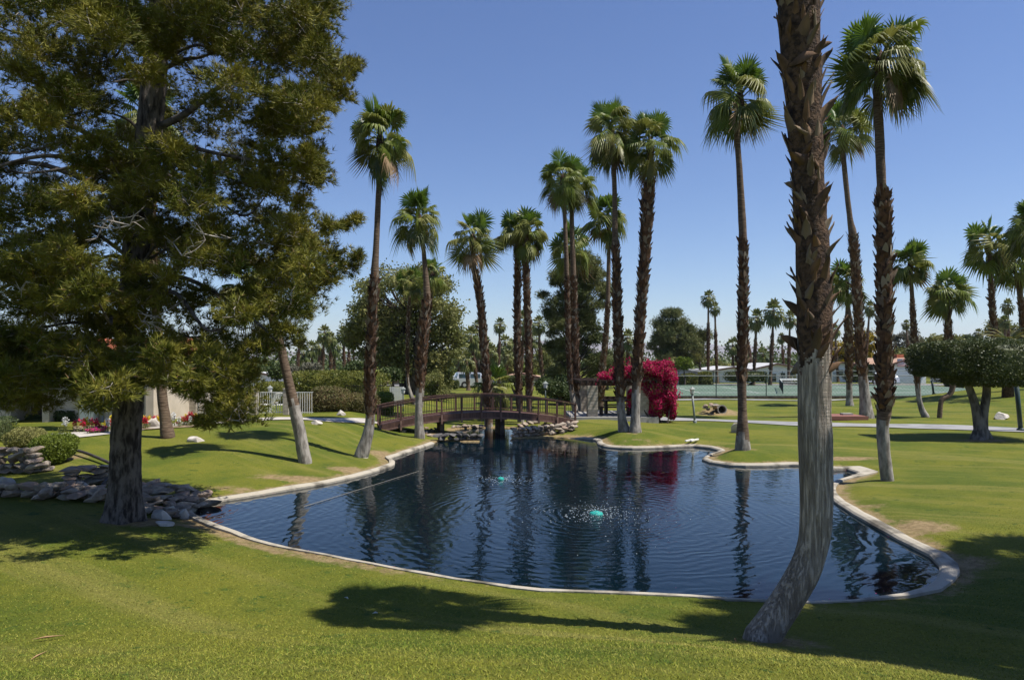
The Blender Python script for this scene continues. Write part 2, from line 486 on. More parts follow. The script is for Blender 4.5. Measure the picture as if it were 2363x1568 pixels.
M['leaf_topiary'] = mat('leaf_topiary', (0.040, 0.058, 0.014), (0.085, 0.10, 0.028), 2.2, rough=0.5, spec=0.3, transl=0.2, geo=True, island=((0.15, 0.16, 0.07), 0.85, 1.0))
M['wood_dark'] = mat('tree_wood', (0.05, 0.038, 0.03), (0.12, 0.095, 0.075), 4.0, rough=0.95, bump=0.6, bscale=14, geo=True)
M['wood_grey'] = mat('topiary_wood', (0.06, 0.05, 0.042), (0.20, 0.175, 0.15), 5.0, vec=(1, 1, 0.35), rough=0.95, bump=0.8, bscale=16, bvec=(1, 1, 0.3), geo=True)
M['bract'] = mat('bougainvillea_bract', (0.38, 0.005, 0.065), (0.53, 0.010, 0.11), 2.0, rough=0.6, transl=0.3, geo=True, island=((0.26, 0.004, 0.04), 0.7, 1.0))
M['rock'] = mat('rock_pale', (0.19, 0.15, 0.112), (0.42, 0.35, 0.275), 4.0, rough=0.92, bump=0.8, bscale=14, bdist=0.03, geo=True, objrand=((0.30, 0.215, 0.165), 0.55, 1.0))
M['rock_dark'] = mat('rock_dark', (0.055, 0.052, 0.050), (0.13, 0.12, 0.115), 3.0, rough=0.9, bump=0.8, bscale=16, bdist=0.03, geo=True)
M['boulder'] = mat('boulder_granite', (0.40, 0.355, 0.305), (0.56, 0.51, 0.45), 3.0, rough=0.92, bump=0.7, bscale=20, bdist=0.02, geo=True)
M['bridge'] = mat('bridge_stain', (0.070, 0.034, 0.025), (0.120, 0.062, 0.046), 3.0, vec=(4, 4, 0.6), rough=0.6, spec=0.4, bump=0.2, bscale=20, geo=True)
M['bridge_light'] = mat('bridge_stain_worn', (0.15, 0.085, 0.066), (0.23, 0.14, 0.11), 4.0, rough=0.7, geo=True)
M['iron'] = mat('dark_iron', (0.022, 0.016, 0.014), (0.04, 0.03, 0.026), 6, rough=0.55)
M['block'] = mat('block_tan', (0.33, 0.285, 0.225), (0.47, 0.41, 0.335), 5.0, rough=0.95, bump=0.4, bscale=30, geo=True)
M['mortar'] = mat('mortar', (0.26, 0.235, 0.20), (0.33, 0.30, 0.26), 6.0, rough=0.95)
M['slab'] = mat('slab_concrete', (0.30, 0.28, 0.25), (0.38, 0.36, 0.33), 2.0, rough=0.9, geo=True)
M['beam'] = mat('beam_brown', (0.035, 0.022, 0.017), (0.07, 0.045, 0.035), 4.0, rough=0.8, geo=True)
M['stucco'] = mat('stucco_beige', (0.50, 0.42, 0.32), (0.58, 0.49, 0.385), 1.5, rough=0.95, bump=0.2, bscale=60, geo=True)
M['stucco_w'] = mat('siding_white', (0.76, 0.76, 0.75), (0.82, 0.81, 0.79), 1.0, rough=0.8, geo=True)
M['stucco_g'] = mat('siding_grey', (0.40, 0.41, 0.42), (0.47, 0.47, 0.47), 1.0, rough=0.8, geo=True)
M['fascia'] = mat('fascia_brown', (0.10, 0.052, 0.042), (0.14, 0.075, 0.06), 2, rough=0.7)
M['roof_white'] = mat('roof_white', (0.42, 0.42, 0.42), (0.50, 0.49, 0.48), 1, rough=0.8)
M['roof_grey'] = mat('roof_grey', (0.15, 0.155, 0.165), (0.21, 0.21, 0.215), 1, rough=0.85)
M['roof_tan'] = mat('roof_tan', (0.38, 0.235, 0.16), (0.46, 0.30, 0.21), 1, rough=0.85)
M['tile_red'] = mat('roof_tile', (0.33, 0.095, 0.045), (0.45, 0.15, 0.08), 3, rough=0.85, geo=True)
M['glass'] = mat('window_glass', (0.02, 0.035, 0.035), (0.03, 0.05, 0.05), 2, rough=0.08, spec=0.6)
M['white'] = mat('white_paint', (0.72, 0.70, 0.64), (0.80, 0.78, 0.72), 3, rough=0.6)
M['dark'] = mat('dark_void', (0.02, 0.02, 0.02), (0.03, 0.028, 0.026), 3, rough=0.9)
M['post_green'] = mat('post_green', (0.010, 0.028, 0.024), (0.018, 0.040, 0.034), 3, rough=0.45, spec=0.5)
M['post_grey'] = mat('post_galvanised', (0.20, 0.22, 0.20), (0.27, 0.285, 0.265), 3, rough=0.5)
M['net'] = mat('net_black', (0.012, 0.012, 0.012), (0.02, 0.02, 0.02), 3, rough=0.9)
M['lamp_glass'] = mat('lantern_glass', (0.60, 0.60, 0.57), (0.66, 0.66, 0.63), 3, rough=0.25, spec=0.5)
M['car_silver'] = mat('car_silver', (0.50, 0.52, 0.55), (0.54, 0.56, 0.59), 1, rough=0.22, spec=0.6, metallic=0.3)
M['car_white'] = mat('car_white', (0.74, 0.76, 0.79), (0.78, 0.80, 0.83), 1, rough=0.2, spec=0.6)
M['car_red'] = mat('car_red', (0.36, 0.02, 0.02), (0.42, 0.03, 0.03), 1, rough=0.2, spec=0.6)
M['tyre'] = mat('tyre', (0.018, 0.018, 0.018), (0.028, 0.028, 0.028), 5, rough=0.9)
M['rim'] = mat('rim', (0.45, 0.45, 0.46), (0.55, 0.55, 0.56), 5, rough=0.3, metallic=0.6)
M['redlens'] = mat('tail_lens', (0.35, 0.01, 0.01), (0.4, 0.02, 0.02), 5, rough=0.2)
M['teal'] = mat('aerator_teal', (0.015, 0.24, 0.21), (0.03, 0.33, 0.28), 6, rough=0.4)
M['foam'] = mat('water_drop', (0.62, 0.68, 0.70), (0.75, 0.8, 0.82), 6, rough=0.25, spec=0.6, transl=0.3)
M['flag_red'] = mat('flag_red', (0.33, 0.02, 0.03), (0.38, 0.03, 0.04), 5, rough=0.8)
M['flag_white'] = mat('flag_white', (0.72, 0.71, 0.69), (0.76, 0.75, 0.73), 5, rough=0.8)
M['flag_blue'] = mat('flag_blue', (0.02, 0.035, 0.12), (0.03, 0.045, 0.15), 5, rough=0.8)
M['plank_red'] = mat('plank_red', (0.20, 0.085, 0.065), (0.27, 0.125, 0.095), 3, vec=(0.5, 5, 5), rough=0.85, geo=True)
M['pipe'] = mat('pipe_black', (0.03, 0.026, 0.025), (0.06, 0.05, 0.048), 4, rough=0.7)
M['flower_red'] = mat('petal_red', (0.48, 0.012, 0.03), (0.60, 0.02, 0.09), 5, rough=0.6, transl=0.25)
M['flower_yellow'] = mat('petal_yellow', (0.70, 0.50, 0.012), (0.75, 0.58, 0.03), 5, rough=0.6, transl=0.25)
M['flower_pink'] = mat('petal_pink', (0.60, 0.03, 0.20), (0.70, 0.08, 0.28), 5, rough=0.6, transl=0.25)
M['flower_white'] = mat('petal_white', (0.72, 0.72, 0.68), (0.78, 0.78, 0.75), 5, rough=0.6, transl=0.25)
M['rope'] = mat('rope', (0.17, 0.155, 0.13), (0.24, 0.22, 0.18), 8, rough=0.9)
M['dryleaf'] = mat('dry_leaf', (0.28, 0.17, 0.085), (0.40, 0.27, 0.15), 5, rough=0.9)
M['mountain'] = mat('mountain_rock', (0.17, 0.135, 0.115), (0.25, 0.205, 0.175), 0.0012, rough=1.0, geo=True)
M['haze'] = None

# ================================================================== SETTING
# ---- ground: one sheet, fine round the pond and running out to the horizon
def spaced(segs):
    out = []
    for a, b, s in segs:
        out.append(np.arange(a, b, s))
    return np.concatenate(out)
gx_pos = np.concatenate([np.arange(16, 45, 0.6), np.arange(45, 120, 3.0), 120 * 1.25 ** np.arange(0, 20)])
gx_neg = np.concatenate([np.arange(14, 45, 0.6), np.arange(45, 120, 3.0), 120 * 1.25 ** np.arange(0, 20)])
gx = np.concatenate([-gx_neg[::-1], np.arange(-13.85, -9, 0.15), np.arange(-9, 8.6, 0.12), np.arange(8.65, 15.95, 0.15), gx_pos])
gy = np.concatenate([np.array([-400, -150, -60, -25, -10, -4, -1, 0.5]), np.arange(1.5, 8.9, 0.15), np.arange(8.95, 15.5, 0.10), np.arange(15.6, 38, 0.18), np.arange(38, 62, 0.5), np.arange(62, 125, 2.5), 125 * 1.25 ** np.arange(0, 20)])
GX, GY = np.meshgrid(gx, gy)
SD = pond_sd(GX, GY)
GZ = H(GX, GY, SD)
nx, ny = len(gx), len(gy)
ii = (np.arange(ny - 1)[:, None] * nx + np.arange(nx - 1)[None, :])
quads = np.stack([ii, ii + 1, ii + nx + 1, ii + nx], -1).reshape(-1, 4)
gm = MB().add(np.stack([GX, GY, GZ], -1).reshape(-1, 3), quads)
ground = gm.build('ground', M['lawn'], smooth=True)
struct(ground, 'rolling green lawn around the pond')
# dry, worn earth: along the banks and round some trunks
dry = 0.75 * (1 - sstep(0.25, 1.0, SD)) * (SD > -0.5)
def patch(px, py, rx, ry, a):
    global dry
    c = hit(px, py)
    dry = np.maximum(dry, a * np.exp(-(((GX - c[0]) / rx) ** 2 + ((GY - c[1]) / ry) ** 2)))
near_bank = np.exp(-((GY - 9.5) / 2.2) ** 2) * np.exp(-((GX - 1) / 5) ** 2)
dry = dry * (1 - 0.75 * near_bank)
for a in [(700,1105,2.2,0.6,0.85),(830,1088,1.5,0.6,0.95),(900,1050,1.3,0.9,0.95),(560,1130,2.0,0.5,0.7),(2120,1215,1.0,0.8,0.9),(2200,1300,0.8,0.8,0.95),
          (2010,1170,0.9,0.6,0.6),(1940,1058,1.6,0.5,1.0),(1800,1480,0.7,0.55,0.8),(330,1205,1.1,0.6,1.0),(460,1215,0.9,0.35,0.9),(1460,1000,0.9,0.6,0.6),
          (1725,1036,0.8,0.5,0.6),(1660,950,2.2,1.6,0.9),(1480,1015,1.6,0.6,0.55),(2265,1016,1.4,0.7,0.9),(150,1055,1.2,0.8,0.8),(1000,1000,1.2,0.8,0.8),(1800,960,3,0.6,0.6)]:
    patch(*a)
at = ground.data.attributes.new('dry', 'FLOAT', 'POINT')
at.data.foreach_set('value', dry.astype(np.float32).ravel())

# ---- water
FC = _unp((1375, 1186), 0.0)
FC2 = _unp((1155, 1106), 0.0)
FC3 = _unp((470, 1180), 0.0)
M['water'] = water_material([(FC[0], FC[1], 0.0042, 0.25, 0.28), (FC2[0], FC2[1], 0.0026, 0.24, 0.45), (FC3[0], FC3[1], 0.0034, 0.40, 0.35)])
wp = MB().add([(-13, 8.5, 0), (13, 8.5, 0), (13, 39.5, 0), (-13, 39.5, 0)], quads=[(0, 1, 2, 3)])
struct(wp.build('pond_water', M['water']), 'dark blue rippled pond water')

# ---- concrete kerb round the pond
def kerb():
    P = POND
    m = len(P)
    t = np.roll(P, -1, 0) - np.roll(P, 1, 0)
    t /= np.linalg.norm(t, axis=1)[:, None]
    nrm = np.stack([t[:, 1], -t[:, 0]], -1)
    test = pond_sd(P[:, 0] + nrm[:, 0] * 0.05, P[:, 1] + nrm[:, 1] * 0.05)
    nrm = np.where(np.median(test) > 0, nrm, -nrm)
    rough_e = 0.035 * vnoise(np.stack([P[:, 0], P[:, 1], P[:, 0] * 0 + 11], -1), 1.9)
    for _ in range(3):
        nrm = (np.roll(nrm, 1, 0) + nrm * 2 + np.roll(nrm, -1, 0)); nrm /= np.linalg.norm(nrm, axis=1)[:, None]
    w = 0.18 + 0.05 * vnoise(np.stack([P[:, 0], P[:, 1], P[:, 0] * 0], -1), 0.7)
    # wide worn concrete apron in the right-hand cove
    cv = np.array(_unp((1990, 1080), 0.05)); w = w + 0.75 * np.exp(-((P - cv) ** 2).sum(1) / 1.6)
    w = w + 0.12 * np.exp(-((P - np.array(_unp((2180, 1310), 0.05))) ** 2).sum(1) / 3)
    damside = ((P[:, 1] > 29.5) & (P[:, 0] < wx(1330, 31.5))).astype(float)
    nearside = sstep(15.5, 12.5, P[:, 1]) * sstep(6.6, 4.6, P[:, 0])
    w = w * (1 - 0.42 * nearside)
    w = w * (1 - 0.6 * damside)
    jit = -0.03 * nearside - 0.12 * damside + 0.016 * vnoise(np.stack([P[:, 0], P[:, 1], P[:, 0] * 0 + 5], -1), 2.5)
    prof = []
    for off, z in ((-0.02, -0.6), (-0.03, 0.05), (0.01, 0.09), (0.5, 0.112), (1.0, 0.10), (1.02, -0.2)):
        o = off * w + rough_e * (off >= 1.0) if off > 0.02 else np.full(m, off) + rough_e * 0.4
        prof.append(np.concatenate([P + nrm * o[:, None], (z + jit)[:, None]], 1))
    V = np.concatenate(prof)
    Q = []
    k = len(prof)
    a = np.arange(m); b = (a + 1) % m
    for i in range(k - 1):
        Q.append(np.stack([i * m + a, i * m + b, (i + 1) * m + b, (i + 1) * m + a], -1))
    o = MB().add(V, np.concatenate(Q)).build('pond_kerb', M['kerb'], smooth=False)
    struct(o, 'pale concrete kerb edging the pond')
kerb()

# ---- ribbons laid on the ground
def ribbon(name, pts, width, m, lift=0.035, n_across=6, z=None, label=None, edge=None):
    P = catmull(np.array(pts, float), 14)
    t = np.gradient(P, axis=0); t /= np.linalg.norm(t, axis=1)[:, None]
    nr = np.stack([-t[:, 1], t[:, 0]], -1)
    wv = np.full(len(P), width) if np.isscalar(width) else np.interp(np.linspace(0, 1, len(P)), np.linspace(0, 1, len(width)), width)
    rows = []
    for s in np.linspace(-0.5, 0.5, n_across):
        q = P + nr * (s * wv)[:, None]
        zz = H(q[:, 0], q[:, 1]) + lift if z is None else np.full(len(q), z)
        rows.append(np.concatenate([q, zz[:, None]], 1))
    V = np.concatenate(rows); n = len(P)
    i = np.arange(n_across - 1)[:, None] * n + np.arange(n - 1)[None, :]
    Q = np.stack([i, i + n, i + n + 1, i + 1], -1).reshape(-1, 4)
    o = MB().add(V, Q).build(name, m, smooth=True)
    return struct(o, label)
def gp(px, py):
    return hit(px, py)[:2]
ribbon('path', [gp(60, 1012), gp(180, 1004), gp(330, 988), gp(470, 976), gp(600, 968), gp(730, 968), gp(800, 970), gp(868, 973)], 1.15, M['path'], label='pale concrete footpath to the bridge')
PAVB = hit(1395, 968)
ribbon('cart_path', [gp(1490, 966), gp(1560, 967), gp(1650, 970), gp(1750, 975), gp(1850, 979), gp(2000, 982), gp(2150, 985), gp(2362, 992), gp(2560, 1000)], 2.0, M['asphalt'], label='grey cart path across the right lawn')
ribbon('walkway', [(11, 56), (20, 55), (30, 54), (44, 52.5), (58, 50)], 1.3, M['asphalt'], lift=0.05, label='grey walk beside the tennis court')
ribbon('road', [(-60, 80), (-30, 84), (0, 88), (30, 89), (60, 88), (110, 80)], 6.0, M['road'], lift=0.06, label='asphalt street in front of the white houses')

# ---- far mountains
def mountains():
    xs = np.linspace(-9000, 9000, 260)
    ys = np.linspace(9000, 11200, 26)
    X, Y = np.meshgrid(xs, ys)
    ridge = 150 + 75 * np.sin(X / 2100 + 0.6) + 50 * np.sin(X / 760 + 1.0) + 26 * np.sin(X / 300)
    ridge = ridge + 70 * np.exp(-((X - 2600) / 1100) ** 2)
    prof = np.interp(Y, [9000, 10300, 11200], [0, 1, 0.7])
    nz = vnoise(np.stack([X / 500, Y / 500, X * 0], -1)) * 40 + vnoise(np.stack([X / 170, Y / 170, X * 0 + 3], -1)) * 22
    Z = np.maximum(ridge + nz, 5) * prof
    n, m = X.shape
    i = (np.arange(n - 1)[:, None] * m + np.arange(m - 1)[None, :])
    Q = np.stack([i, i + 1, i + m + 1, i + m], -1).reshape(-1, 4)
    o = MB().add(np.stack([X, Y, Z], -1).reshape(-1, 3), Q).build('mountains', M['mountain'], smooth=True)
    struct(o, 'faint desert mountains on the horizon')
mountains()

# ---- haze: the air between here and the mountains
hm = bpy.data.materials.new('haze_air'); hm.use_nodes = True
nt = hm.node_tree; nt.nodes.remove(nt.nodes['Principled BSDF'])
pv = nt.nodes.new('ShaderNodeVolumePrincipled')
pv.inputs['Color'].default_value = (0.86, 0.91, 1.0, 1); pv.inputs['Density'].default_value = 0.00008
pv.inputs['Anisotropy'].default_value = 0.2
nt.links.new(pv.outputs[0], nt.nodes['Material Output'].inputs['Volume'])
hz = MB().box((0, 5400, 225), (21000, 11800, 454)).build('haze', hm)
hz['kind'] = 'stuff'; hz['label'] = 'thin desert haze over the valley'

#@@OBJECTS@@
# ================================================================== PALMS
def frond_geo(e, ns=20, droop=0.8, seed=0, lp=0.60, rb=0.62, span=128):
    """a fan leaf at azimuth 0: petiole, then pleated segments with hanging tips; unit reach about 1.25"""
    g = np.random.default_rng(seed)
    V = []; Q = []; T = []
    er = R(e)
    d0 = np.array((math.cos(er), 0, math.sin(er)))
    t = np.linspace(0, 1, 5)
    P = d0[None, :] * (lp * t)[:, None]
    P[:, 2] -= 0.10 * t ** 2 * math.cos(er)
    v, q, tr = tube(P, np.linspace(0.020, 0.011, 5), 4, True)
    V.append(v); Q.append(q); T.append(tr); n = len(v)
    eb = R(e - 20 * math.cos(er) - 6)
    Xp = np.array((math.cos(eb), 0, math.sin(eb))); N = np.array((-math.sin(eb), 0, math.cos(eb))); Yp = np.array((0, 1.0, 0))
    c = P[-1]
    sp = 2 * R(span) / ns
    for k in range(ns):
        a = -R(span) + (k + 0.5) * sp + g.normal() * 0.02
        l = rb * (1 - 0.30 * (abs(a) / R(span)) ** 2) * (1 + g.normal() * 0.05)
        D = math.cos(a) * Xp + math.sin(a) * Yp
        Lt = -math.sin(a) * Xp + math.cos(a) * Yp
        dk = droop * (1 + g.normal() * 0.18)
        def pt(s):
            p = c + D * l * s + N * (0.10 * l * s * abs(math.sin(a)))
            p = p.copy(); q_ = max(s - 0.38, 0)
            p[2] -= dk * l * q_ * q_ * 1.6
            sh = 1 - 0.35 * min(1, dk) * q_
            p[:2] = c[:2] + (p[:2] - c[:2]) * sh
            return p
        w5 = l * 0.56 * math.tan(sp / 2) * 1.02
        rows = [(0.04, w5 * 0.08), (0.34, w5 * 0.62), (0.58, w5), (0.80, w5 * 0.50)]
        base = n
        for s, w in rows:
            p = pt(s)
            V.append(np.array([p - Lt * w - N * w * 0.45, p + N * w * 0.35, p + Lt * w - N * w * 0.45])); n += 3
        V.append(pt(1.0 + g.random() * 0.08)[None, :]); n += 1
        for r in range(3):
            b = base + r * 3
            Q.append(np.array([(b, b + 1, b + 4, b + 3), (b + 1, b + 2, b + 5, b + 4)]))
        b = base + 9
        T.append(np.array([(b, b + 1, b + 3), (b + 1, b + 2, b + 3)]))
    return np.concatenate(V), np.concatenate(Q), np.concatenate(T)

ELEV = [84, 66, 48, 30, 12, -8, -28, -48, -66]
DROOP = [0.14, 0.34, 0.62, 0.92, 1.15, 1.2, 1.1, 0.9, 0.6]
FRONDS = {}
for lod, ns in (('near', 26), ('mid', 16)):
    for i, e in enumerate(ELEV):
        for s in range(2):
            v, q, t = frond_geo(e + (s - 0.5) * 6, ns, DROOP[i] * (0.9 + 0.25 * s), seed=i * 7 + s + len(lod))
            base = MB().add(v, q, t)
            mats = ['frond_young'] if i <= 1 else (['frond'] if i < 6 else ['frond', 'frond_old'])
            if i >= 7: mats = ['frond', 'frond', 'frond', 'frond_old', 'frond_old', 'frond_dead']
            for mn in mats:
                me = base.mesh('frond', smooth=False); me.materials.append(M[mn])
                FRONDS.setdefault((lod, i), []).append(me)
FAR_GEO = [[frond_geo(e, 7, dd, seed=90 + k, span=115) for k, (e, dd) in enumerate(zip(ELEV, DROOP))]]

# leaf bases (old cut petioles) left on the trunk
def flake_geo(L, w, out, g):
    """pointed curved chip rising off the trunk: local x outward, z up"""
    f = g.uniform(-0.4, 0.4)
    V = np.array([(0, -w * 0.6, 0), (0, w * 0.6, 0), (out * 0.5 + 0.01, -w * 0.5 + f * w * 0.3, L * 0.5), (out * 0.5 + 0.01, w * 0.5 + f * w * 0.3, L * 0.5),
                  (out + 0.012, -w * 0.12 + f * w, L), (out + 0.012, w * 0.18 + f * w, L * 0.94)])
    return V, np.array([(0, 1, 3, 2), (2, 3, 5, 4)])

def big_flake(g):
    """leaf base with thickness for the near palm"""
    L = 1.0; n = 6; rows = []
    bend = g.uniform(0.10, 0.45); tw = g.uniform(-0.35, 0.35)
    for k in range(n):
        t = k / (n - 1)
        w = 0.34 * (1 - t) ** 0.55 + 0.035
        x = bend * t * t * 0.8 + 0.06 * t
        y0 = tw * t * t * 0.6
        cup = 0.10 * (1 - t)
        rows.append([(x - cup, y0 - w, L * t * (1 - 0.1 * t)), (x + 0.02, y0, L * t), (x - cup, y0 + w, L * t * (1 - 0.14 * t))])
    V = np.array(rows).reshape(-1, 3)
    V2 = V + np.array((-0.055, 0, -0.01))
    Q = []
    for k in range(n - 1):
        for j in range(2):
            a = k * 3 + j
            Q.append((a, a + 1, a + 4, a + 3))
            b = a + 3 * n
            Q.append((b, b + 3, b + 4, b + 1))
        a = k * 3; b = a + 3 * n
        Q.append((a, a + 3, b + 3, b)); a += 2; b += 2
        Q.append((a, b, b + 3, a + 3))
    a = (n - 1) * 3
    Q += [(a, a + 1, a + 1 + 3 * n, a + 3 * n), (a + 1, a + 2, a + 2 + 3 * n, a + 1 + 3 * n)]
    me = MB().add(np.concatenate([V, V2]), np.array(Q)).mesh('leaf_base', smooth=True)
    me.materials.append(M['boot_big'])
    return me
_g = np.random.default_rng(5)
BIG_FLAKES = [big_flake(_g) for _ in range(7)]

def palm(label, pts, Rw, boots=None, pale=None, lod='mid', nf=34, group='fan palms', seed=0, near=False, cls=None, lean=0.0, boot_n=70, crown=True):
    """pts: world points (x, y, z, radius) base first, the last in the crown's heart; boots / pale: z ranges"""
    g = np.random.default_rng(seed + 1000)
    pts = np.array(pts, float)
    base = pts[0, :3].copy()
    root = thing('palm_tree', label, 'palm tree', base, 0, group)
    C = catmull(pts, 26 if near else 12)
    C[:, 3] = np.maximum(C[:, 3], 0.02)
    L = C[:, :3] - base
    L0 = L.copy(); L0[0, 2] -= 0.25
    sides = 56 if near else 12
    rad = C[:, 3].copy()
    V, Q, T = tube(L0, rad, sides, True)
    # slight unevenness
    Vn = vnoise(V + base, 3.0)[:, None]
    cen = np.repeat(L0, sides, 0); cen = np.concatenate([cen, L0[:1], L0[-1:]])
    V = cen + (V - cen) * (1 + 0.06 * Vn)
    zq = V[Q].mean(1)[:, 2] + base[2]
    mi = np.full(len(Q), 2)
    qa = np.arctan2(*(V[Q].mean(1) - cen[Q].mean(1))[:, 1::-1].T)
    jag = (0.13 if near else 0.14) * (np.sin(qa * 3 + seed) + 0.7 * np.sin(qa * 5 + 2 * seed) + 0.6 * np.sin(qa * 9 + seed * 3) + 0.4 * g.normal(size=len(Q)))
    if pale is not None:
        mi[zq < pale + jag] = 0
    if boots is not None:
        mi[(zq > boots[0] + (jag if near else 0)) & (zq < boots[1])] = 1
    mb = MB().add(V, Q, None, mi)
    mb.add(V, None, T, 2)
    mb.build('trunk', [M['trunk_pale_near'] if near else M['trunk_pale'], M['trunk_boot'], M['trunk_smooth']], root, smooth=True)
    if boots is not None:
        zc = C[:, 2]
        def at(z):
            k = np.clip(np.searchsorted(zc, z), 1, len(zc) - 1)
            t = (z - zc[k - 1]) / max(zc[k] - zc[k - 1], 1e-6)
            return C[k - 1] * (1 - t) + C[k] * t
        hgt = boots[1] - boots[0]
        if near:
            N = 285
            for i in range(N):
                z = boots[0] - 0.22 + (hgt + 0.2) * ((i + g.uniform(-0.5, 0.5)) / N) ** 1.0
                p = at(z); az = i * 2.399963 + g.normal() * 0.25
                me = BIG_FLAKES[g.integers(len(BIG_FLAKES))]
                s = g.uniform(0.20, 0.38)
                r = p[3] * 0.93
                loc = (p[0] - base[0] + math.cos(az) * r, p[1] - base[1] + math.sin(az) * r, z - base[2] - 0.02)
                o = inst('leaf_base', me, root, loc, (g.normal() * 0.6, g.normal() * 0.18 + 0.10, az), (s * g.uniform(0.35, 0.85), s * g.uniform(0.35, 0.75), s))
        else:
            N = int(hgt * boot_n)
            fb = MB()
            for i in range(N):
                z = boots[0] + hgt * (i + g.random()) / N
                p = at(z); az = i * 2.399963 + g.normal() * 0.3
                rr = p[3]
                v, q = flake_geo(g.uniform(0.8, 1.7) * rr, rr * g.uniform(0.45, 0.8), rr * g.uniform(0.12, 0.60), g)
                c, s_ = math.cos(g.normal() * 0.35), math.sin(g.normal() * 0.35)
                v = v @ np.array([(1, 0, 0), (0, c, -s_), (0, s_, c)]).T
                v[:, 0] += rr * 0.94
                ca, sa = math.cos(az), math.sin(az)
                v = v @ np.array([(ca, -sa, 0), (sa, ca, 0), (0, 0, 1)]).T
                fb.add(v + (p[:3] - base) + np.array((0, 0, z - p[2])), q)
            stuffpart(fb.build('leaf_bases', M['boot'], root))
    if not crown:
        return root
    heart = pts[-1, :3] - base
    sc = Rw / 1.22
    # heart of the crown: sheathing stubs
    hb = MB()
    hb.tube(np.array([(0, 0, -0.55 * sc), (0, 0, -0.25 * sc), (0, 0, 0.02), (0, 0, 0.22 * sc)]) + heart, np.array([pts[-1, 3], pts[-1, 3] + 0.06 * sc, pts[-1, 3] + 0.04 * sc, 0.015]), 8)
    hb.build('crown_heart', M['trunk_boot'] if lod != 'far' else M['trunk_smooth'], root, smooth=True)
    if lod == 'far':
        fb = MB()
        for i in range(nf):
            u = (i + 0.5) / nf
            k = int(np.clip(u ** 0.9 * 9, 0, 8))
            v, q, t = FAR_GEO[0][k]
            az = i * 2.399963 + g.normal() * 0.3; s = sc * g.uniform(0.9, 1.1)
            ca, sa = math.cos(az), math.sin(az)
            vv = (v * s) @ np.array([(ca, -sa, 0), (sa, ca, 0), (0, 0, 1)]).T + heart + np.array((0, 0, -0.2 * sc * u))
            fb.add(vv, q, t)
        fb.build('crown', M['crown_far'], root)
        return root
    vary = g.uniform(0.85, 1.1); hang = g.uniform(7.5, 8.4)
    for i in range(nf):
        u = (i + 0.5) / nf
        k = int(np.clip(u ** vary * hang + g.normal() * 0.75, 0, 8))
        lst = FRONDS[(lod, k)]
        me = lst[g.integers(len(lst))]
        az = i * 2.399963 + g.normal() * 0.22 + seed
        s = sc * g.uniform(0.78, 1.14)
        inst('frond', me, root, heart + np.array((0, 0, (0.12 - 0.42 * u) * sc)), (g.normal() * 0.5, g.normal() * 0.2, az), (s, s * g.uniform(0.8, 1.1), s))
    return root

# near trunk material: deep vertical cracks crossed by old leaf-scar rings
def near_trunk():
    m = mat('palm_trunk_near', (0.28, 0.232, 0.178), (0.44, 0.375, 0.30), 5.0, vec=(1, 1, 0.4), rough=0.92, geo=True)
    nt = m.node_tree; b = nt.nodes['Principled BSDF']
    g = nt.nodes.new('ShaderNodeNewGeometry'); co = g.outputs['Position']
    n1 = _noise(nt, co, 38, 6, 0.6, vec=(1, 1, 0.07))
    n2 = _noise(nt, co, 9, 4, 0.6, vec=(0.4, 0.4, 5.0))
    ad = nt.nodes.new('ShaderNodeMath'); ad.operation = 'MULTIPLY_ADD'; ad.inputs[1].default_value = 0.45
    nt.links.new(n2, ad.inputs[0]); nt.links.new(_ramp(nt, n1, 0.36, 0.56), ad.inputs[2])
    bp = nt.nodes.new('ShaderNodeBump'); bp.inputs['Strength'].default_value = 0.9; bp.inputs['Distance'].default_value = 0.04
    nt.links.new(ad.outputs[0], bp.inputs['Height']); nt.links.new(bp.outputs[0], b.inputs['Normal'])
    src = b.inputs['Base Color'].links[0].from_socket
    crack = _ramp(nt, n1, 0.33, 0.45)
    nt.links.new(_mix(nt, crack, (0.14, 0.112, 0.085), src), b.inputs['Base Color'])
    return m
M['trunk_pale_near'] = near_trunk()

def palm_px(label, px, Rpx, boots=None, pale=None, Y=None, lean_y=0.0, **kw):
    """px: (x, y, width) rows measured on the photograph, base first"""
    if Y is None:
        h0 = hit(px[0][0], px[0][1]); Y = h0[1]
    n = len(px); pts = []
    y0 = px[0][1]; y1 = px[-1][1]
    for (x, y, w) in px:
        yy = Y + lean_y * (y0 - y) / (y0 - y1)
        p = W(x, y, yy)
        pts.append((p[0], p[1], p[2], w * yy / F / 2))
    gz = hh(pts[0][0], pts[0][1])
    pts[0] = (pts[0][0], pts[0][1], min(pts[0][2], gz) if pts[0][2] > gz - 0.5 else pts[0][2], pts[0][3])
    if pts[0][2] > gz:
        pts[0] = (*pts[0][:2], gz, pts[0][3])
    bz = None if boots is None else (wz(boots[1], Y), wz(boots[0], Y))
    pz = None if pale is None else wz(pale, Y)
    return palm(label, pts, Rpx * Y / F, bz, pz, **kw)

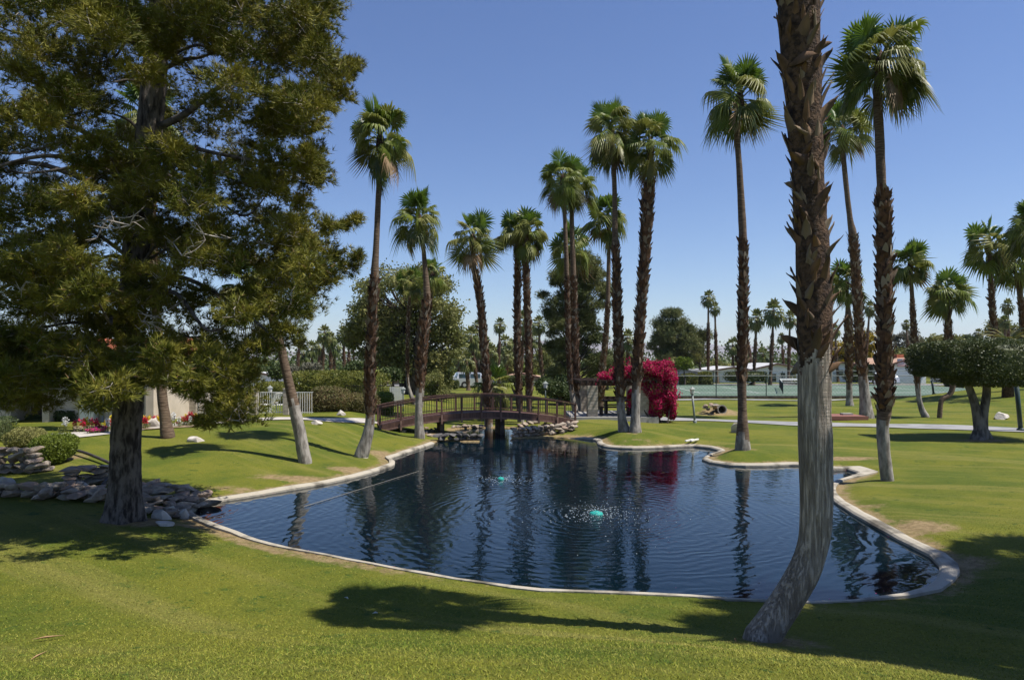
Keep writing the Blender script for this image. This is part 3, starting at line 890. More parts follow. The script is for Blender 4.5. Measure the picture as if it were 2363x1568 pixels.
G1 = 'fan palms around the pond'
palm_px('tall palm with curved pale foot beside the pond, just left of the bridge', [(832,1054,34),(846,1010,27),(854,965,22),(853,900,22),(857,760,21),(864,640,19),(868,560,14),(873,450,13),(876,380,12),(877,318,11)], 92, (640, 955), 965, lod='near', nf=42, group=G1, seed=1)
palm_px('palm standing in front of the bridge with its pale foot', [(968,992,25),(966,940,16),(968,880,18),(978,740,19),(985,690,17),(979,600,11),(973,540,10),(966,500,9)], 72, (690, 895), 900, Y=30.3, lod='near', nf=36, group=G1, seed=2)
palm_px('small slender palm in front of the big olive-green tree, foot bent right', [(958,935,15),(946,905,9),(940,870,8),(941,760,8),(944,690,6),(946,650,6)], 40, (700, 860), 880, Y=46, nf=34, group=G1, seed=3)
palm_px('small palm half hidden behind the palm in front of the bridge', [(970,935,13),(975,880,10),(985,760,11),(992,690,10),(998,632,9)], 42, (640, 880), 900, Y=45, nf=34, group=G1, seed=4)
palm_px('leaning dark-trunked palm rising behind the crown of the bridge', [(1127,990,20),(1126,940,18),(1120,850,17),(1112,740,16),(1101,650,15),(1093,612,11),(1090,548,10)], 68, (625, 965), 980, Y=36.3, lod='near', nf=35, group=G1, seed=5)
palm_px('twin palm with rough trunk behind the bridge, the left one of two', [(1202,978,17),(1198,930,14),(1193,800,14),(1194,600,14),(1191,535,10)], 58, (560, 940), 950, Y=37.5, nf=40, group=G1, seed=6)
palm_px('twin palm with rough trunk behind the bridge, the right one of two', [(1222,984,18),(1221,930,14),(1219,800,15),(1213,600,14),(1220,535,10)], 56, (570, 930), 945, Y=36.6, nf=40, group=G1, seed=7)
palm_px('thin tall palm beside the bridge end, left of a close pair', [(1330,958,17),(1318,900,11),(1311,800,11),(1308,650,11),(1302,480,9),(1299,410,8)], 66, (640, 885), 900, Y=38.5, lod='near', nf=35, group=G1, seed=8)
palm_px('tall palm beside the bridge end, right and thicker of a close pair', [(1344,955,19),(1330,900,15),(1326,800,16),(1323,650,13),(1319,480,10),(1328,425,9)], 62, (640, 900), 910, Y=39.5, lod='near', nf=35, group=G1, seed=9)
palm_px('lower palm crown seen behind the close pair of tall thin trunks', [(1336,940,14),(1325,750,9),(1317,570,8)], 62, (700, 900), None, Y=50, nf=38, group=G1, seed=10)
palm_px('palm rising from behind the stone pergola, leaning right', [(1384,955,15),(1390,850,13),(1400,740,11),(1404,600,9),(1403,500,8)], 62, (700, 930), 940, Y=45, nf=38, group=G1, seed=11)
palm_px('tall palm in front of the pink bougainvillea, left of the pair', [(1440,994,30),(1434,960,20),(1430,900,19),(1425,750,19),(1421,600,17),(1419,560,14),(1417,420,11),(1410,300,10)], 82, (565, 915), 925, lod='near', nf=42, group=G1, seed=12)
palm_px('shaggy-trunked palm in front of the pink bougainvillea, right of the pair', [(1465,996,31),(1466,960,21),(1468,890,21),(1476,750,21),(1488,580,22),(1497,430,24),(1498,412,14),(1500,330,12)], 84, (425, 885), 900, lod='near', nf=40, group=G1, seed=13)
palm_px('tall palm on the small grassy point with white foot', [(1714,1036,36),(1713,990,27),(1712,930,20),(1711,850,22),(1714,700,20),(1714,560,19),(1706,400,14),(1700,300,13),(1706,222,12)], 98, (555, 880), 1000, lod='near', nf=44, group=G1, seed=14)
palm_px('tallest palm with thick shaggy lower trunk on the right lawn', [(2047,1108,28),(2040,1050,26),(2036,985,27),(2040,930,32),(2041,800,31),(2040,600,31),(2036,450,28),(2034,436,21),(2028,300,20),(2024,210,18),(2032,138,16)], 122, (440, 950), 970, lod='near', nf=49, group=G1, seed=15)
palm_px('slim palm with broad white foot left of the shaggy tallest palm', [(1999,964,33),(1994,905,22),(1984,800,19),(1975,650,18),(1967,545,18),(1960,500,12),(1947,380,11),(1943,300,10)], 78, (545, 865), 870, lod='near', nf=36, group=G1, seed=16)
palm_px('short palm beyond the cart path next to the wooden platform', [(1960,936,19),(1959,905,13),(1958,800,16),(1957,735,15),(1955,700,9),(1952,650,8)], 54, (735, 880), 890, nf=40, group=G1, seed=17)
palm_px('thin palm with curved foot right of the shaggy tallest palm', [(2135,962,17),(2122,930,11),(2115,870,12),(2107,750,12),(2104,690,9),(2100,605,8)], 54, (690, 885), 890, nf=40, group=G1, seed=18)
palm_px('palm with crooked elbow in its trunk left of the topiary tree', [(2167,964,11),(2170,930,10),(2177,918,12),(2190,910,12),(2197,892,12),(2196,850,13),(2189,790,15),(2187,745,14),(2186,735,9),(2187,672,9)], 60, (738, 890), None, nf=40, group=G1, seed=19)
palm_px('upright palm rising behind the flat topiary crown', [(2318,908,18),(2305,870,13),(2296,800,13),(2288,700,12),(2284,620,9),(2280,560,8)], 62, (650, 860), None, Y=50, nf=36, group=G1, seed=20)
palm_px('leaning palm behind the topiary crown at the picture edge', [(2380,900,16),(2364,780,12),(2353,680,12),(2345,640,9),(2337,605,8)], 58, (690, 880), None, Y=52, nf=40, group=G1, seed=21)
palm_px('dark palm crown cut off by the right picture edge', [(2420,905,18),(2400,700,13),(2382,520,11)], 68, (650, 880), None, Y=46, nf=40, group=G1, seed=22)
palm_px('palm with leaning brown trunk on the left lawn, crown in the pine', [(705,1067,31),(692,1000,28),(677,930,25),(661,860,21),(640,770,19),(612,700,17),(575,655,16)], 82, (640, 760), 930, lod='near', nf=36, group=G1, seed=23)
palm_px('pale-footed palm behind the pine trunk beside the footpath', [(387,1009,32),(380,960,24),(373,900,22),(360,700,20),(345,400,17),(338,265,15)], 92, (300, 700), None, lod='near', nf=36, group=G1, seed=24)

# near palm: base on the slope, bent foot, shaggy trunk, crown above the frame
B15 = hit(1752, 1478)
palm_px('near palm with bent grey foot and shaggy trunk in the foreground', [(1754,1476,78),(1777,1442,73),(1811,1390,69),(1850,1325,67),(1874,1262,68),(1881,1200,71),(1882,1100,72),(1880,1000,72),(1879,860,74),(1880,770,76),(1874,600,74),(1863,400,70),(1855,250,78),(1845,80,90),(1842,-60,88),(1838,-250,72),(1836,-480,50)],
        268, (-300, 815), 812, lod='near', nf=45, group=G1, seed=25, near=True)
# palms just outside the frame whose shadows fall across the lower right lawn
def palm_xy(label, x, y, hgt, seed, Rw=1.5, group='palms beyond the right edge of the view'):
    z = hh(x, y)
    pts = [(x, y, z, 0.28), (x + 0.03, y, z + 0.8, 0.19), (x + 0.08, y, z + 3, 0.19), (x + 0.1, y, z + 5, 0.18), (x + 0.1, y, z + 5.3, 0.13), (x + 0.05, y, z + hgt, 0.11)]
    return palm(label, pts, Rw, (z + 1.6, z + 5.0), z + 1.6, lod='near', nf=45, group=group, seed=seed)
for k, (x, y, hgt, Rw) in enumerate([(9.9,9.4,11.0,1.7),(11.0,8.4,11.2,1.8),(13.0,10.5,11.5,1.8),(11.9,7.6,10.8,1.7),(9.7,7.4,10.6,1.7),(8.8,8.2,10.8,1.6),(12.6,9.0,11.8,1.8),(15.0,11.5,12.0,1.9)]):
    palm_xy('palm off the right edge shading the near lawn', x, y - 1.3, hgt, 31 + k, Rw)

# far palms
FARP = [  # crown px, py, radius px, base py, distance, label
 (691,768,20,885,95,'lone thin palm just right of the pine foliage'),
 (748,762,22,880,80,'tallest palm of the far cluster above the left hedge'),
 (762,776,20,880,84,'palm tucked behind the tallest of the far left cluster'),
 (735,792,17,880,88,'lowest palm of the far cluster above the left hedge'),
 (792,764,20,880,86,'palm at the left edge of the big olive-green tree'),
 (804,776,18,880,90,'palm half hidden in the left of the big olive-green tree'),
 (1086,770,27,890,75,'bushy far palm between the olive-green tree and the leaning palm'),
 (1076,825,24,895,72,'low far palm above the grey-roofed house'),
 (1062,800,20,892,84,'pale far palm at the right edge of the olive-green tree'),
 (1153,742,19,890,92,'lone slender far palm against the sky above the bridge'),
 (1131,806,23,890,84,'low far palm right of the leaning dark-trunked palm'),
 (1171,815,18,890,94,'far palm low behind the twin palms'),
 (1208,735,27,893,78,'far palm crown between the twin palm trunks'),
 (1242,740,22,893,82,'far palm right of the twin palms with thin trunk'),
 (1206,772,20,893,86,'low far palm between the twin trunks'),
 (1448,775,25,890,76,'far palm behind the two bougainvillea palms'),
 (1634,680,20,890,92,'taller of two thin far palms right of the dark conifer'),
 (1649,704,16,890,95,'shorter of two thin far palms right of the dark conifer'),
 (1745,728,25,890,86,'far palm with swollen neck leaning left of the foreground trunk'),
 (1784,712,31,890,84,'broad far palm in front of the white house'),
 (1822,728,21,890,92,'far palm close to the foreground trunk'),
 (1803,772,13,888,110,'tiny distant palm above the white roof'),
 (1722,806,9,884,150,'tiniest distant palm above the mountains'),
 (1926,755,17,888,100,'small far palm right of the foreground trunk'),
 (2006,703,19,890,100,'far palm above the yellow flowering tree'),
 (2090,741,12,888,110,'small palm top above the grey-green trees'),
 (2257,762,13,890,110,'small palm top left of the topiary tree top'),
 (2325,698,18,890,95,'small far palm in the gap behind the topiary crown'),
 (2318,735,16,890,92,'lower far palm in the gap behind the topiary crown'),
 (1100,745,16,890,105,'thin far palm behind the bushy far palm'),
 (1720,745,14,890,108,'far palm half hidden by the palm on the grassy point'),
]
for i, (px, py, rp, bp_, Yd, lab) in enumerate(FARP):
    g = np.random.default_rng(400 + i)
    x1, z1 = wx(px, Yd), wz(py + 6, Yd)
    x0 = x1 + g.normal() * 0.5; z0 = hh(x0, Yd)
    r = 0.19
    pts = [(x0, Yd, z0, r * 1.5), (x0 + (x1 - x0) * 0.2, Yd, z0 + (z1 - z0) * 0.15, r), (x0 + (x1 - x0) * 0.6, Yd, z0 + (z1 - z0) * 0.55, r * 1.1), (x0 + (x1 - x0) * 0.8, Yd, z0 + (z1 - z0) * 0.75, r * 0.75), (x1, Yd, z1, r * 0.6)]
    palm(lab, pts, rp * Yd / F * 1.05, (z0 + (z1 - z0) * 0.2, z0 + (z1 - z0) * 0.7), None, lod='far', nf=30, group='far palms beyond the bridge', seed=50 + i, boot_n=30)

_g = np.random.default_rng(611)
for i, px in enumerate((1052,1098,1118,1142,1165,1182,1228,1252,1278,1430,1470,700,720,770,815,1690,1760)):
    Yd = _g.uniform(98, 135); py = _g.uniform(775, 822); rp = _g.uniform(1.5, 1.9) * F / Yd
    x1, z1 = wx(px, Yd), wz(py, Yd); z0 = hh(x1, Yd)
    palm('small palm in the hazy distant palm belt', [(x1, Yd, z0, 0.26), (x1 + 0.1, Yd, z0 + (z1 - z0) * 0.3, 0.2), (x1, Yd, z0 + (z1 - z0) * 0.7, 0.17), (x1, Yd, z1, 0.12)], rp * Yd / F, (z0 + 0.8, z0 + (z1 - z0) * 0.7), None, lod='far', nf=28, group='distant palm belt', seed=640 + i, boot_n=24)

# ================================================================== TREES
def leaf_cloud(P, size, g, up=0.0, asp=0.55):
    n = len(P)
    u = unit(n, g); a = unit(n, g)
    v = np.cross(u, a); v /= np.linalg.norm(v, axis=1)[:, None] + 1e-9
    s = size * g.uniform(0.6, 1.3, size=(n, 1))
    V = np.stack([P - u * s * 0.5, P + v * s * 0.5 * asp, P + u * s * 0.5, P - v * s * 0.5 * asp], 1).reshape(-1, 3)
    Q = np.arange(4 * n).reshape(-1, 4)
    return V, Q
def needle_cloud(P, D, K, L, w, g, spread=0.9):
    n = len(P)
    d = unit(n * K, g).reshape(n, K, 3) * spread + D[:, None, :]
    d /= np.linalg.norm(d, axis=2)[..., None] + 1e-9
    side = np.cross(d, unit(n * K, g).reshape(n, K, 3)); side /= np.linalg.norm(side, axis=2)[..., None] + 1e-9
    l = L * g.uniform(0.65, 1.2, size=(n, K, 1))
    B = P[:, None, :] + d * 0.0
    V = np.stack([B - side * w * 0.5, B + side * w * 0.5, B + d * l], 2).reshape(-1, 3)
    T = np.arange(3 * n * K).reshape(-1, 3)
    return V, T
def ball(n, g, shell=0.5):
    u = unit(n, g); r = (shell + (1 - shell) * g.random(n)) if shell > 0 else g.random(n) ** (1 / 3)
    return u * r[:, None]

def clump_tree(name, label, cat, Y, base, ell, nclump, rpx, leafm, woodm, leaf=0.18, nleaf=260, kind='leaf', seed=0, group=None, trunk_r=0.25,
               flat=0.75, depth=1.0, trunk_top=None, limbs=True, stems=1):
    g = np.random.default_rng(seed)
    x0 = wx(base[0], Y); z0 = hh(x0, Y)
    b = np.array((x0, Y, z0))
    root = thing(name, label, cat, b, 0, group)
    ell = np.array(ell, float)
    area = ell[:, 2] * ell[:, 3]
    fol = MB(); wood = MB()
    s = Y / F
    top = ell[:, :2].mean(0) if trunk_top is None else np.array(trunk_top)
    tp = W(top[0], top[1], Y) - b
    spine = catmull(np.array([(0, 0, -0.2), tp * 0.3 + np.array((0.1, 0, 0)), tp * 0.65, tp]), 5)
    for st in range(stems):
        off = np.array((g.normal() * 0.5, g.normal() * 0.5, 0)) * (st > 0)
        sp = spine + off[None, :] * np.linspace(0.3, 2.5, len(spine))[:, None]
        wood.tube(sp, np.linspace(trunk_r, trunk_r * 0.3, len(sp)), 8)
    for k in range(nclump):
        e = ell[g.choice(len(ell), p=area / area.sum())]
        while True:
            q = g.uniform(-1, 1, 3)
            if np.dot(q, q) <= 1: break
        q = q / (np.linalg.norm(q) + 1e-6) * (np.linalg.norm(q) ** 0.55)
        c = W(e[0] + q[0] * max(e[2] - rpx * 0.75, 2), e[1] + q[2] * max(e[3] - rpx * 0.6, 2), Y) - b
        c[1] += q[1] * max(e[2] - rpx * 0.6, 2) * s * depth
        r = rpx * s * g.uniform(0.65, 1.25)
        off = np.clip(g.normal(size=(nleaf, 3)) * 0.52, -1.25, 1.25) * np.array((1, 1, flat)) * r
        P = c + off
        if kind == 'leaf':
            v, qd = leaf_cloud(P, leaf, g); fol.add(v, qd)
        else:
            D = off / (np.linalg.norm(off, axis=1)[:, None] + 1e-6) * 0.8 + np.array((0, 0, 0.25))
            v, t = needle_cloud(P, D, 5, leaf, leaf * 0.16, g); fol.add(v, None, t)
        if limbs:
            i = int(np.clip((c[2] / max(tp[2], 0.1)) * 0.75 * len(spine), 2, len(spine) - 1))
            p0 = spine[i]; mid = (p0 + c) / 2 + np.array((0, 0, -0.12 * np.linalg.norm(c - p0)))
            wood.tube(catmull(np.array([p0, mid, c]), 4), np.linspace(trunk_r * 0.32, 0.015, 9), 5, cap=False)
            for _ in range(1):
                wood.tube(np.array([c + g.normal(size=3) * r * 0.1, c + unit(1, g)[0] * r * 0.8]), np.array([0.02, 0.006]) * (1 + trunk_r), 3, cap=False)
    wood.build('trunk', M[woodm], root, smooth=True)
    fol.build('crown', M[leafm], root)
    return root

# the large pine at the left
def big_pine():
    g = np.random.default_rng(21)
    b = hit(285, 1200); Y = b[1]
    root = thing('pine_tree', 'huge pine with furrowed grey trunk filling the upper left', 'pine tree', b)
    px = [(285,1202,100),(286,1175,82),(288,1120,71),(291,1000,65),(299,900,62),(306,700,58),(325,450,57),(345,300,56),(358,150,52),(370,0,45),(380,-180,36),(388,-420,18)]
    pts = np.array([(*W(x, y, Y), w * Y / F / 2) for x, y, w in px]); pts[0, 2] = b[2] - 0.15
    C = catmull(pts, 16)
    S = 72
    V, Q, T = tube(C[:, :3], C[:, 3], S, True)
    cen = np.concatenate([np.repeat(C[:, :3], S, 0), C[:1, :3], C[-1:, :3]])
    dirv = V - cen
    ang = np.arctan2(dirv[:, 1], dirv[:, 0])
    rad = np.linalg.norm(dirv, axis=1)
    # bark plates: ridged noise, long in the vertical
    pp = np.stack([np.cos(ang) * 4.6, np.sin(ang) * 4.6, V[:, 2] * 2.1], -1)
    wob = np.stack([vnoise(pp * 0.6), vnoise(pp * 0.6 + 9), vnoise(pp * 0.6 + 17)], -1)
    r1 = 1 - np.abs(vnoise(pp * 1.5 + wob * 0.8)) * 2.2
    r2 = 1 - np.abs(vnoise(pp * 3.1 + 5 + wob)) * 2.0
    fur = np.maximum(np.clip(r1, 0, 1) ** 2.2, 0.6 * np.clip(r2, 0, 1) ** 2.5)
    V = cen + dirv * (1 - 0.105 * fur[:, None] + 0.03 * vnoise(pp * 0.35)[:, None])
    # root flare lobes
    fl = np.exp(-(V[:, 2] - b[2]) / 0.22) * (0.10 * np.sin(ang * 5 + 1) + 0.05 * np.sin(ang * 3))
    V[:, :2] += dirv[:, :2] / (rad[:, None] + 1e-6) * fl[:, None] * 0.6
    MB().add(V - b, Q, T).build('trunk', M['bark'], root, smooth=True)
    def trunk_at(z):
        k = np.clip(np.searchsorted(C[:, 2], z), 0, len(C) - 1)
        return C[k]
    # silhouette of the crown on the photograph (foliage), and gaps of sky
    poly = np.array([(-520,-420),(300,-560),(560,-420),(690,-250),(752,-60),(745,30),(715,70),(735,105),(775,150),(785,215),(700,262),(712,350),(735,385),(728,440),(700,470),(745,520),(730,560),(790,600),(775,640),(700,690),(690,750),(640,800),(585,850),(575,930),(530,985),(470,960),(430,905),(330,905),(250,925),(190,905),(150,930),(60,930),(0,950),(-250,960),(-560,760),(-620,200)], float)
    gaps = [(440,150,26),(395,235,20),(272,222,20),(505,345,22),(540,415,16),(480,320,14),(372,300,16),(300,280,14),(520,470,16),(270,600,14),(340,600,10),(560,640,22),(225,560,12),(480,640,14),(360,860,0)]
    def inside(x, y):
        A = poly; Bp = np.roll(poly, -1, 0)
        c = (A[:, 1] > y) != (Bp[:, 1] > y)
        xi = A[:, 0] + (y - A[:, 1]) / np.where(Bp[:, 1] == A[:, 1], 1e-9, Bp[:, 1] - A[:, 1]) * (Bp[:, 0] - A[:, 0])
        return (np.sum(c & (x < xi)) % 2) == 1
    clumps = []
    tries = 0
    while len(clumps) < 500 and tries < 40000:
        tries += 1
        x = g.uniform(-560, 800); y = g.uniform(-470, 985)
        if x < -60 and g.random() < 0.25: continue
        if y < -80 and g.random() < 0.5: continue
        if not inside(x, y): continue
        r = g.uniform(38, 78)
        if any(math.hypot(x - a, y - b_) < c_ + r * 0.5 for a, b_, c_ in gaps if c_): continue
        if 255 < x < 345 and y > 860: continue
        yc = 380; half = 620 * math.sqrt(max(0.05, 1 - ((y - yc) / 900) ** 2))
        dx = (x - 320) / half
        dmax = math.sqrt(max(0.03, 1 - min(dx * dx, 0.97)))
        dep = g.uniform(-1, 1) * dmax * 3.6
        if 290 < x < 420 and 170 < y < 300 and dep < 0.3: continue
        clumps.append((x, y, r, dep))
    # boughs that define the outline
    tips = [(745,30,40),(730,110,44),(775,165,46),(805,165,30),(790,215,40),(820,150,16),(740,240,44),(700,300,44),(722,345,32),(735,385,26),(722,425,36),(690,470,40),
            (760,525,26),(795,520,16),(820,505,12),(715,560,46),(770,590,40),(800,620,32),(825,590,18),(760,640,44),(700,660,48),(655,640,50),(690,720,34),(660,760,40),(600,800,50),(560,850,46),(540,905,44),(510,950,34),(480,975,26),(545,960,24),(400,870,50),(450,900,44),(350,870,44),(240,880,44),(215,935,32),(200,900,40),(140,890,50),(70,900,50),(20,900,46),(100,840,56),(300,800,60),(250,760,60),(380,780,60),(440,820,54),(500,760,56),
            (330,420,56),(400,470,60),(460,430,46),(480,520,54),(250,480,58),(180,520,60),(90,560,60),(160,600,60),(300,540,60),(400,560,60),(30,770,62),(95,775,62),(150,790,60),(205,800,56),(25,840,60),(500,800,52),(520,860,46),(460,860,50),(60,710,62),(130,690,62),(420,720,60),(480,690,55),(-20,700,60),(560,700,50),(340,660,56),(230,690,56),(20,620,60),(610,720,46),(380,640,50),(160,850,50),(60,860,52),(560,560,56),(610,500,54),(640,420,52),(600,330,50),(640,250,54),(560,110,56),(480,60,56),(620,60,60),(400,40,50),(200,60,60),(80,120,60),(60,260,60),(150,330,60),(220,400,56),(300,380,50),(350,360,44),(290,620,50),(330,700,50),(290,740,50),(345,820,46),(270,840,46),(310,860,40),(240,330,50),(420,380,46),(560,420,50),(600,600,54),(640,560,54),(680,600,50),(450,600,54),(520,620,50),(300,460,50)]
    for x, y, r in tips:
        clumps.append((x, y, r, g.uniform(-2.6, -0.2) if x < 600 else g.uniform(-1.2, 1.2)))
    for x, y, r, dp in [(400,130,60,1.6),(470,180,60,1.8),(530,240,60,1.5),(430,260,60,2.2),(500,300,56,2.0),(560,360,54,1.4),(460,370,60,2.2),(380,200,50,2.6),(300,180,60,2.2),(240,240,60,2.0),(280,320,60,2.2),(200,180,60,1.8),(420,440,60,2.0),(560,470,54,1.2),(250,130,56,1.5),(350,90,56,1.8),(340,520,60,2.2),(450,540,60,2.0)]:
        clumps.append((x, y, r * 0.9, dp))
    fol = MB(); limb = MB(); twig = MB()
    def prisms(A, B, ra, rb):
        d_ = B - A; d_ /= np.linalg.norm(d_, axis=1)[:, None] + 1e-9
        u_ = np.cross(d_, np.array((0.31, 0.52, 0.79))); u_ /= np.linalg.norm(u_, axis=1)[:, None] + 1e-9
        v_ = np.cross(d_, u_); V = []
        for c_, r_ in ((A, ra), (B, rb)):
            for k in range(3):
                V.append(c_ + (u_ * math.cos(k * 2.094) + v_ * math.sin(k * 2.094)) * r_)
        V = np.stack(V, 1).reshape(-1, 3)
        o_ = (np.arange(len(A)) * 6)[:, None, None]
        return V, (np.array([(0, 1, 4, 3), (1, 2, 5, 4), (2, 0, 3, 5)])[None] + o_).reshape(-1, 4)
    for (x, y, r, dep) in clumps:
        yy = Y + dep
        c = W(x, y, yy); rw = r * yy / F
        if g.random() < 0.09 and c[2] > b[2] + 3.0:      # limb from the trunk: leaves low, sags, turns up at the end
            z0 = min(max(c[2] - g.uniform(-0.3, 1.3), b[2] + 2.6), C[-1, 2] - 0.3)
            t0 = trunk_at(z0)
            dist = np.linalg.norm(c - t0[:3])
            mid1 = t0[:3] * 0.66 + c * 0.34 + np.array((g.normal() * 0.12, g.normal() * 0.12, 0.10 * dist + g.normal() * 0.15))
            mid2 = t0[:3] * 0.3 + c * 0.7 + np.array((g.normal() * 0.12, g.normal() * 0.12, -0.04 * dist + g.normal() * 0.12))
            lp_ = catmull(np.array([t0[:3], mid1, mid2, c]), 6)
            limb.tube(lp_ - b, np.linspace(min(0.07, 0.018 + dist * 0.010), 0.008, len(lp_)), 6, cap=False)
        nt_ = int(11 + r * 0.33)
        u = unit(nt_, g); u[:, 2] = u[:, 2] * 0.75 + 0.18
        e_ = c + u * rw * np.array((1.08, 1.08, 0.78)) * g.uniform(0.5, 1.15, size=(nt_, 1))
        s_ = c + g.normal(size=(nt_, 3)) * rw * 0.18
        m_ = (s_ + e_) / 2 + g.normal(size=(nt_, 3)) * 0.08 * rw
        hf = nt_ // 2
        v, q = prisms(s_[:hf] - b, m_[:hf] - b, 0.007, 0.005); twig.add(v, q)
        v, q = prisms(m_[:hf] - b, e_[:hf] - b, 0.005, 0.0025); twig.add(v, q)
        nk = 8
        t = g.random((nt_, nk, 1)) ** 0.7 * 0.75 + 0.27
        P = (s_[:, None, :] * (1 - t) + e_[:, None, :] * t + (m_ - (s_ + e_) / 2)[:, None, :] * (4 * t * (1 - t))) + g.normal(size=(nt_, nk, 3)) * 0.04
        dd = e_ - s_; dd /= np.linalg.norm(dd, axis=1)[:, None] + 1e-9
        D = np.repeat((dd * 0.7 + np.array((0, 0, 0.25)))[:, None, :], nk, 1) + g.normal(size=(nt_, nk, 3)) * 0.35
        v, tr = needle_cloud(P.reshape(-1, 3) - b, D.reshape(-1, 3), 9, 0.15, 0.0148, g, 0.7)
        fol.add(v, None, tr)
    # bare dead twigs, pale in the sun
    for (x, y) in [(230,480),(250,500),(300,520),(440,470),(470,540),(560,330),(600,260),(80,390),(150,440),(330,740),(360,730),(130,740),(125,790),(560,760),(520,700),(60,650),(600,560),(420,590)]:
        yy = Y - g.uniform(1.6, 3.0) if x < 520 else Y - g.uniform(0.4, 1.4)
        p = W(x, y, yy) - b
        for k in range(4):
            e_ = p + unit(1, g)[0] * np.array((1, 0.6, 0.7)) * g.uniform(0.25, 0.7)
            m_ = (p + e_) / 2 + g.normal(size=3) * 0.08
            cv = catmull(np.array([p, m_, e_]), 4)
            twig.tube(cv, np.linspace(0.014, 0.004, len(cv)), 4, cap=False)
            for j in range(3):
                s_ = cv[g.integers(3, len(cv))]
                twig.tube(np.array([s_, s_ + unit(1, g)[0] * 0.18]), np.array([0.006, 0.003]), 3, cap=False)
    # named main boughs seen on the photograph
    for P_, r0 in [([(330,330),(400,330),(490,352),(600,372),(690,378)], 0.06), ([(350,300),(430,262),(500,205),(560,190)], 0.09), ([(355,170),(420,140),(465,132),(520,110)], 0.06),
                   ([(320,620),(270,590),(210,605),(140,630)], 0.055), ([(310,640),(420,640),(520,690),(600,750),(640,790)], 0.06), ([(330,470),(250,480),(180,500),(110,530)], 0.05),
                   ([(345,330),(300,280),(250,260)], 0.05), ([(350,200),(300,185),(262,190)], 0.045)]:
        cv = catmull(np.array([W(x, y, Y - 0.25 * i) for i, (x, y) in enumerate(P_)]), 6)
        limb.tube(cv - b, np.linspace(r0, r0 * 0.25, len(cv)), 8, cap=False)
    limb.build('limbs', M['limb'], root, smooth=True)
    stuffpart(twig.build('twigs', M['twig'], root))
    fol.build('crown', M['needle'], root)
big_pine()

clump_tree('olive_green_tree', 'big spreading olive-green tree behind the hedge, left of the bridge', 'tree', 58, (945, 900),
           [(930,685,118,88),(865,735,80,74),(1005,715,70,86),(835,790,50,62),(1025,795,54,80),(920,770,75,74),(1005,860,46,54),(1042,770,32,60),(905,830,66,50)], 180, 23, 'leaf_olive', 'wood_dark', leaf=0.24, nleaf=340, seed=61, trunk_r=0.42, trunk_top=(940, 720), stems=3)
clump_tree('tall_pine', 'tall dark pine behind the palms at the right end of the bridge', 'pine tree', 56, (1318, 925),
           [(1340,612,52,42),(1330,645,74,58),(1285,690,52,58),(1370,680,48,70),(1320,760,70,60),(1290,830,48,55),(1365,810,52,60),(1300,890,60,35),(1255,665,20,25),(1400,860,30,40)], 160, 17, 'leaf_conifer', 'wood_dark', leaf=0.30, nleaf=170, kind='needle', seed=62, trunk_r=0.30, trunk_top=(1325, 640), flat=0.55)
clump_tree('dark_conifer', 'dense dark conifer beyond the bougainvillea', 'conifer', 92, (1552, 870),
           [(1552,745,44,38),(1555,775,52,40),(1525,800,34,30),(1580,800,42,30),(1550,820,52,25),(1545,725,26,20)], 80, 13, 'leaf_conifer', 'wood_dark', leaf=0.42, nleaf=170, kind='needle', seed=63, trunk_r=0.3, trunk_top=(1552, 735), flat=0.7)
clump_tree('spreading_pine', 'lighter pine reaching right from the dark conifer', 'pine tree', 96, (1615, 880),
           [(1610,790,26,30),(1625,775,16,18),(1600,825,35,18)], 26, 13, 'leaf_olive', 'wood_dark', leaf=0.40, nleaf=150, kind='needle', seed=64, trunk_r=0.22)
clump_tree('shade_tree', 'low dark shade tree behind the bridge end', 'tree', 50, (1290, 935),
           [(1285,895,48,30),(1255,890,24,20),(1330,905,30,26)], 36, 14, 'leaf_dark', 'wood_dark', leaf=0.18, nleaf=260, seed=65, trunk_r=0.22)
clump_tree('feathery_tree', 'feathery green tree behind the bridge by the white garage', 'tree', 52, (1010, 930),
           [(1000,880,32,42),(1020,905,22,26)], 26, 12, 'leaf_olive', 'wood_dark', leaf=0.15, nleaf=220, seed=66, trunk_r=0.10)
clump_tree('yellow_flowering_tree', 'bright yellow flowering tree behind the white house', 'flowering tree', 112, (1960, 880),
           [(1930,805,24,26),(1965,800,36,36),(2003,795,24,36),(1945,835,36,20)], 46, 13, 'leaf_yellow', 'wood_dark', leaf=0.34, nleaf=240, seed=67, trunk_r=0.22)
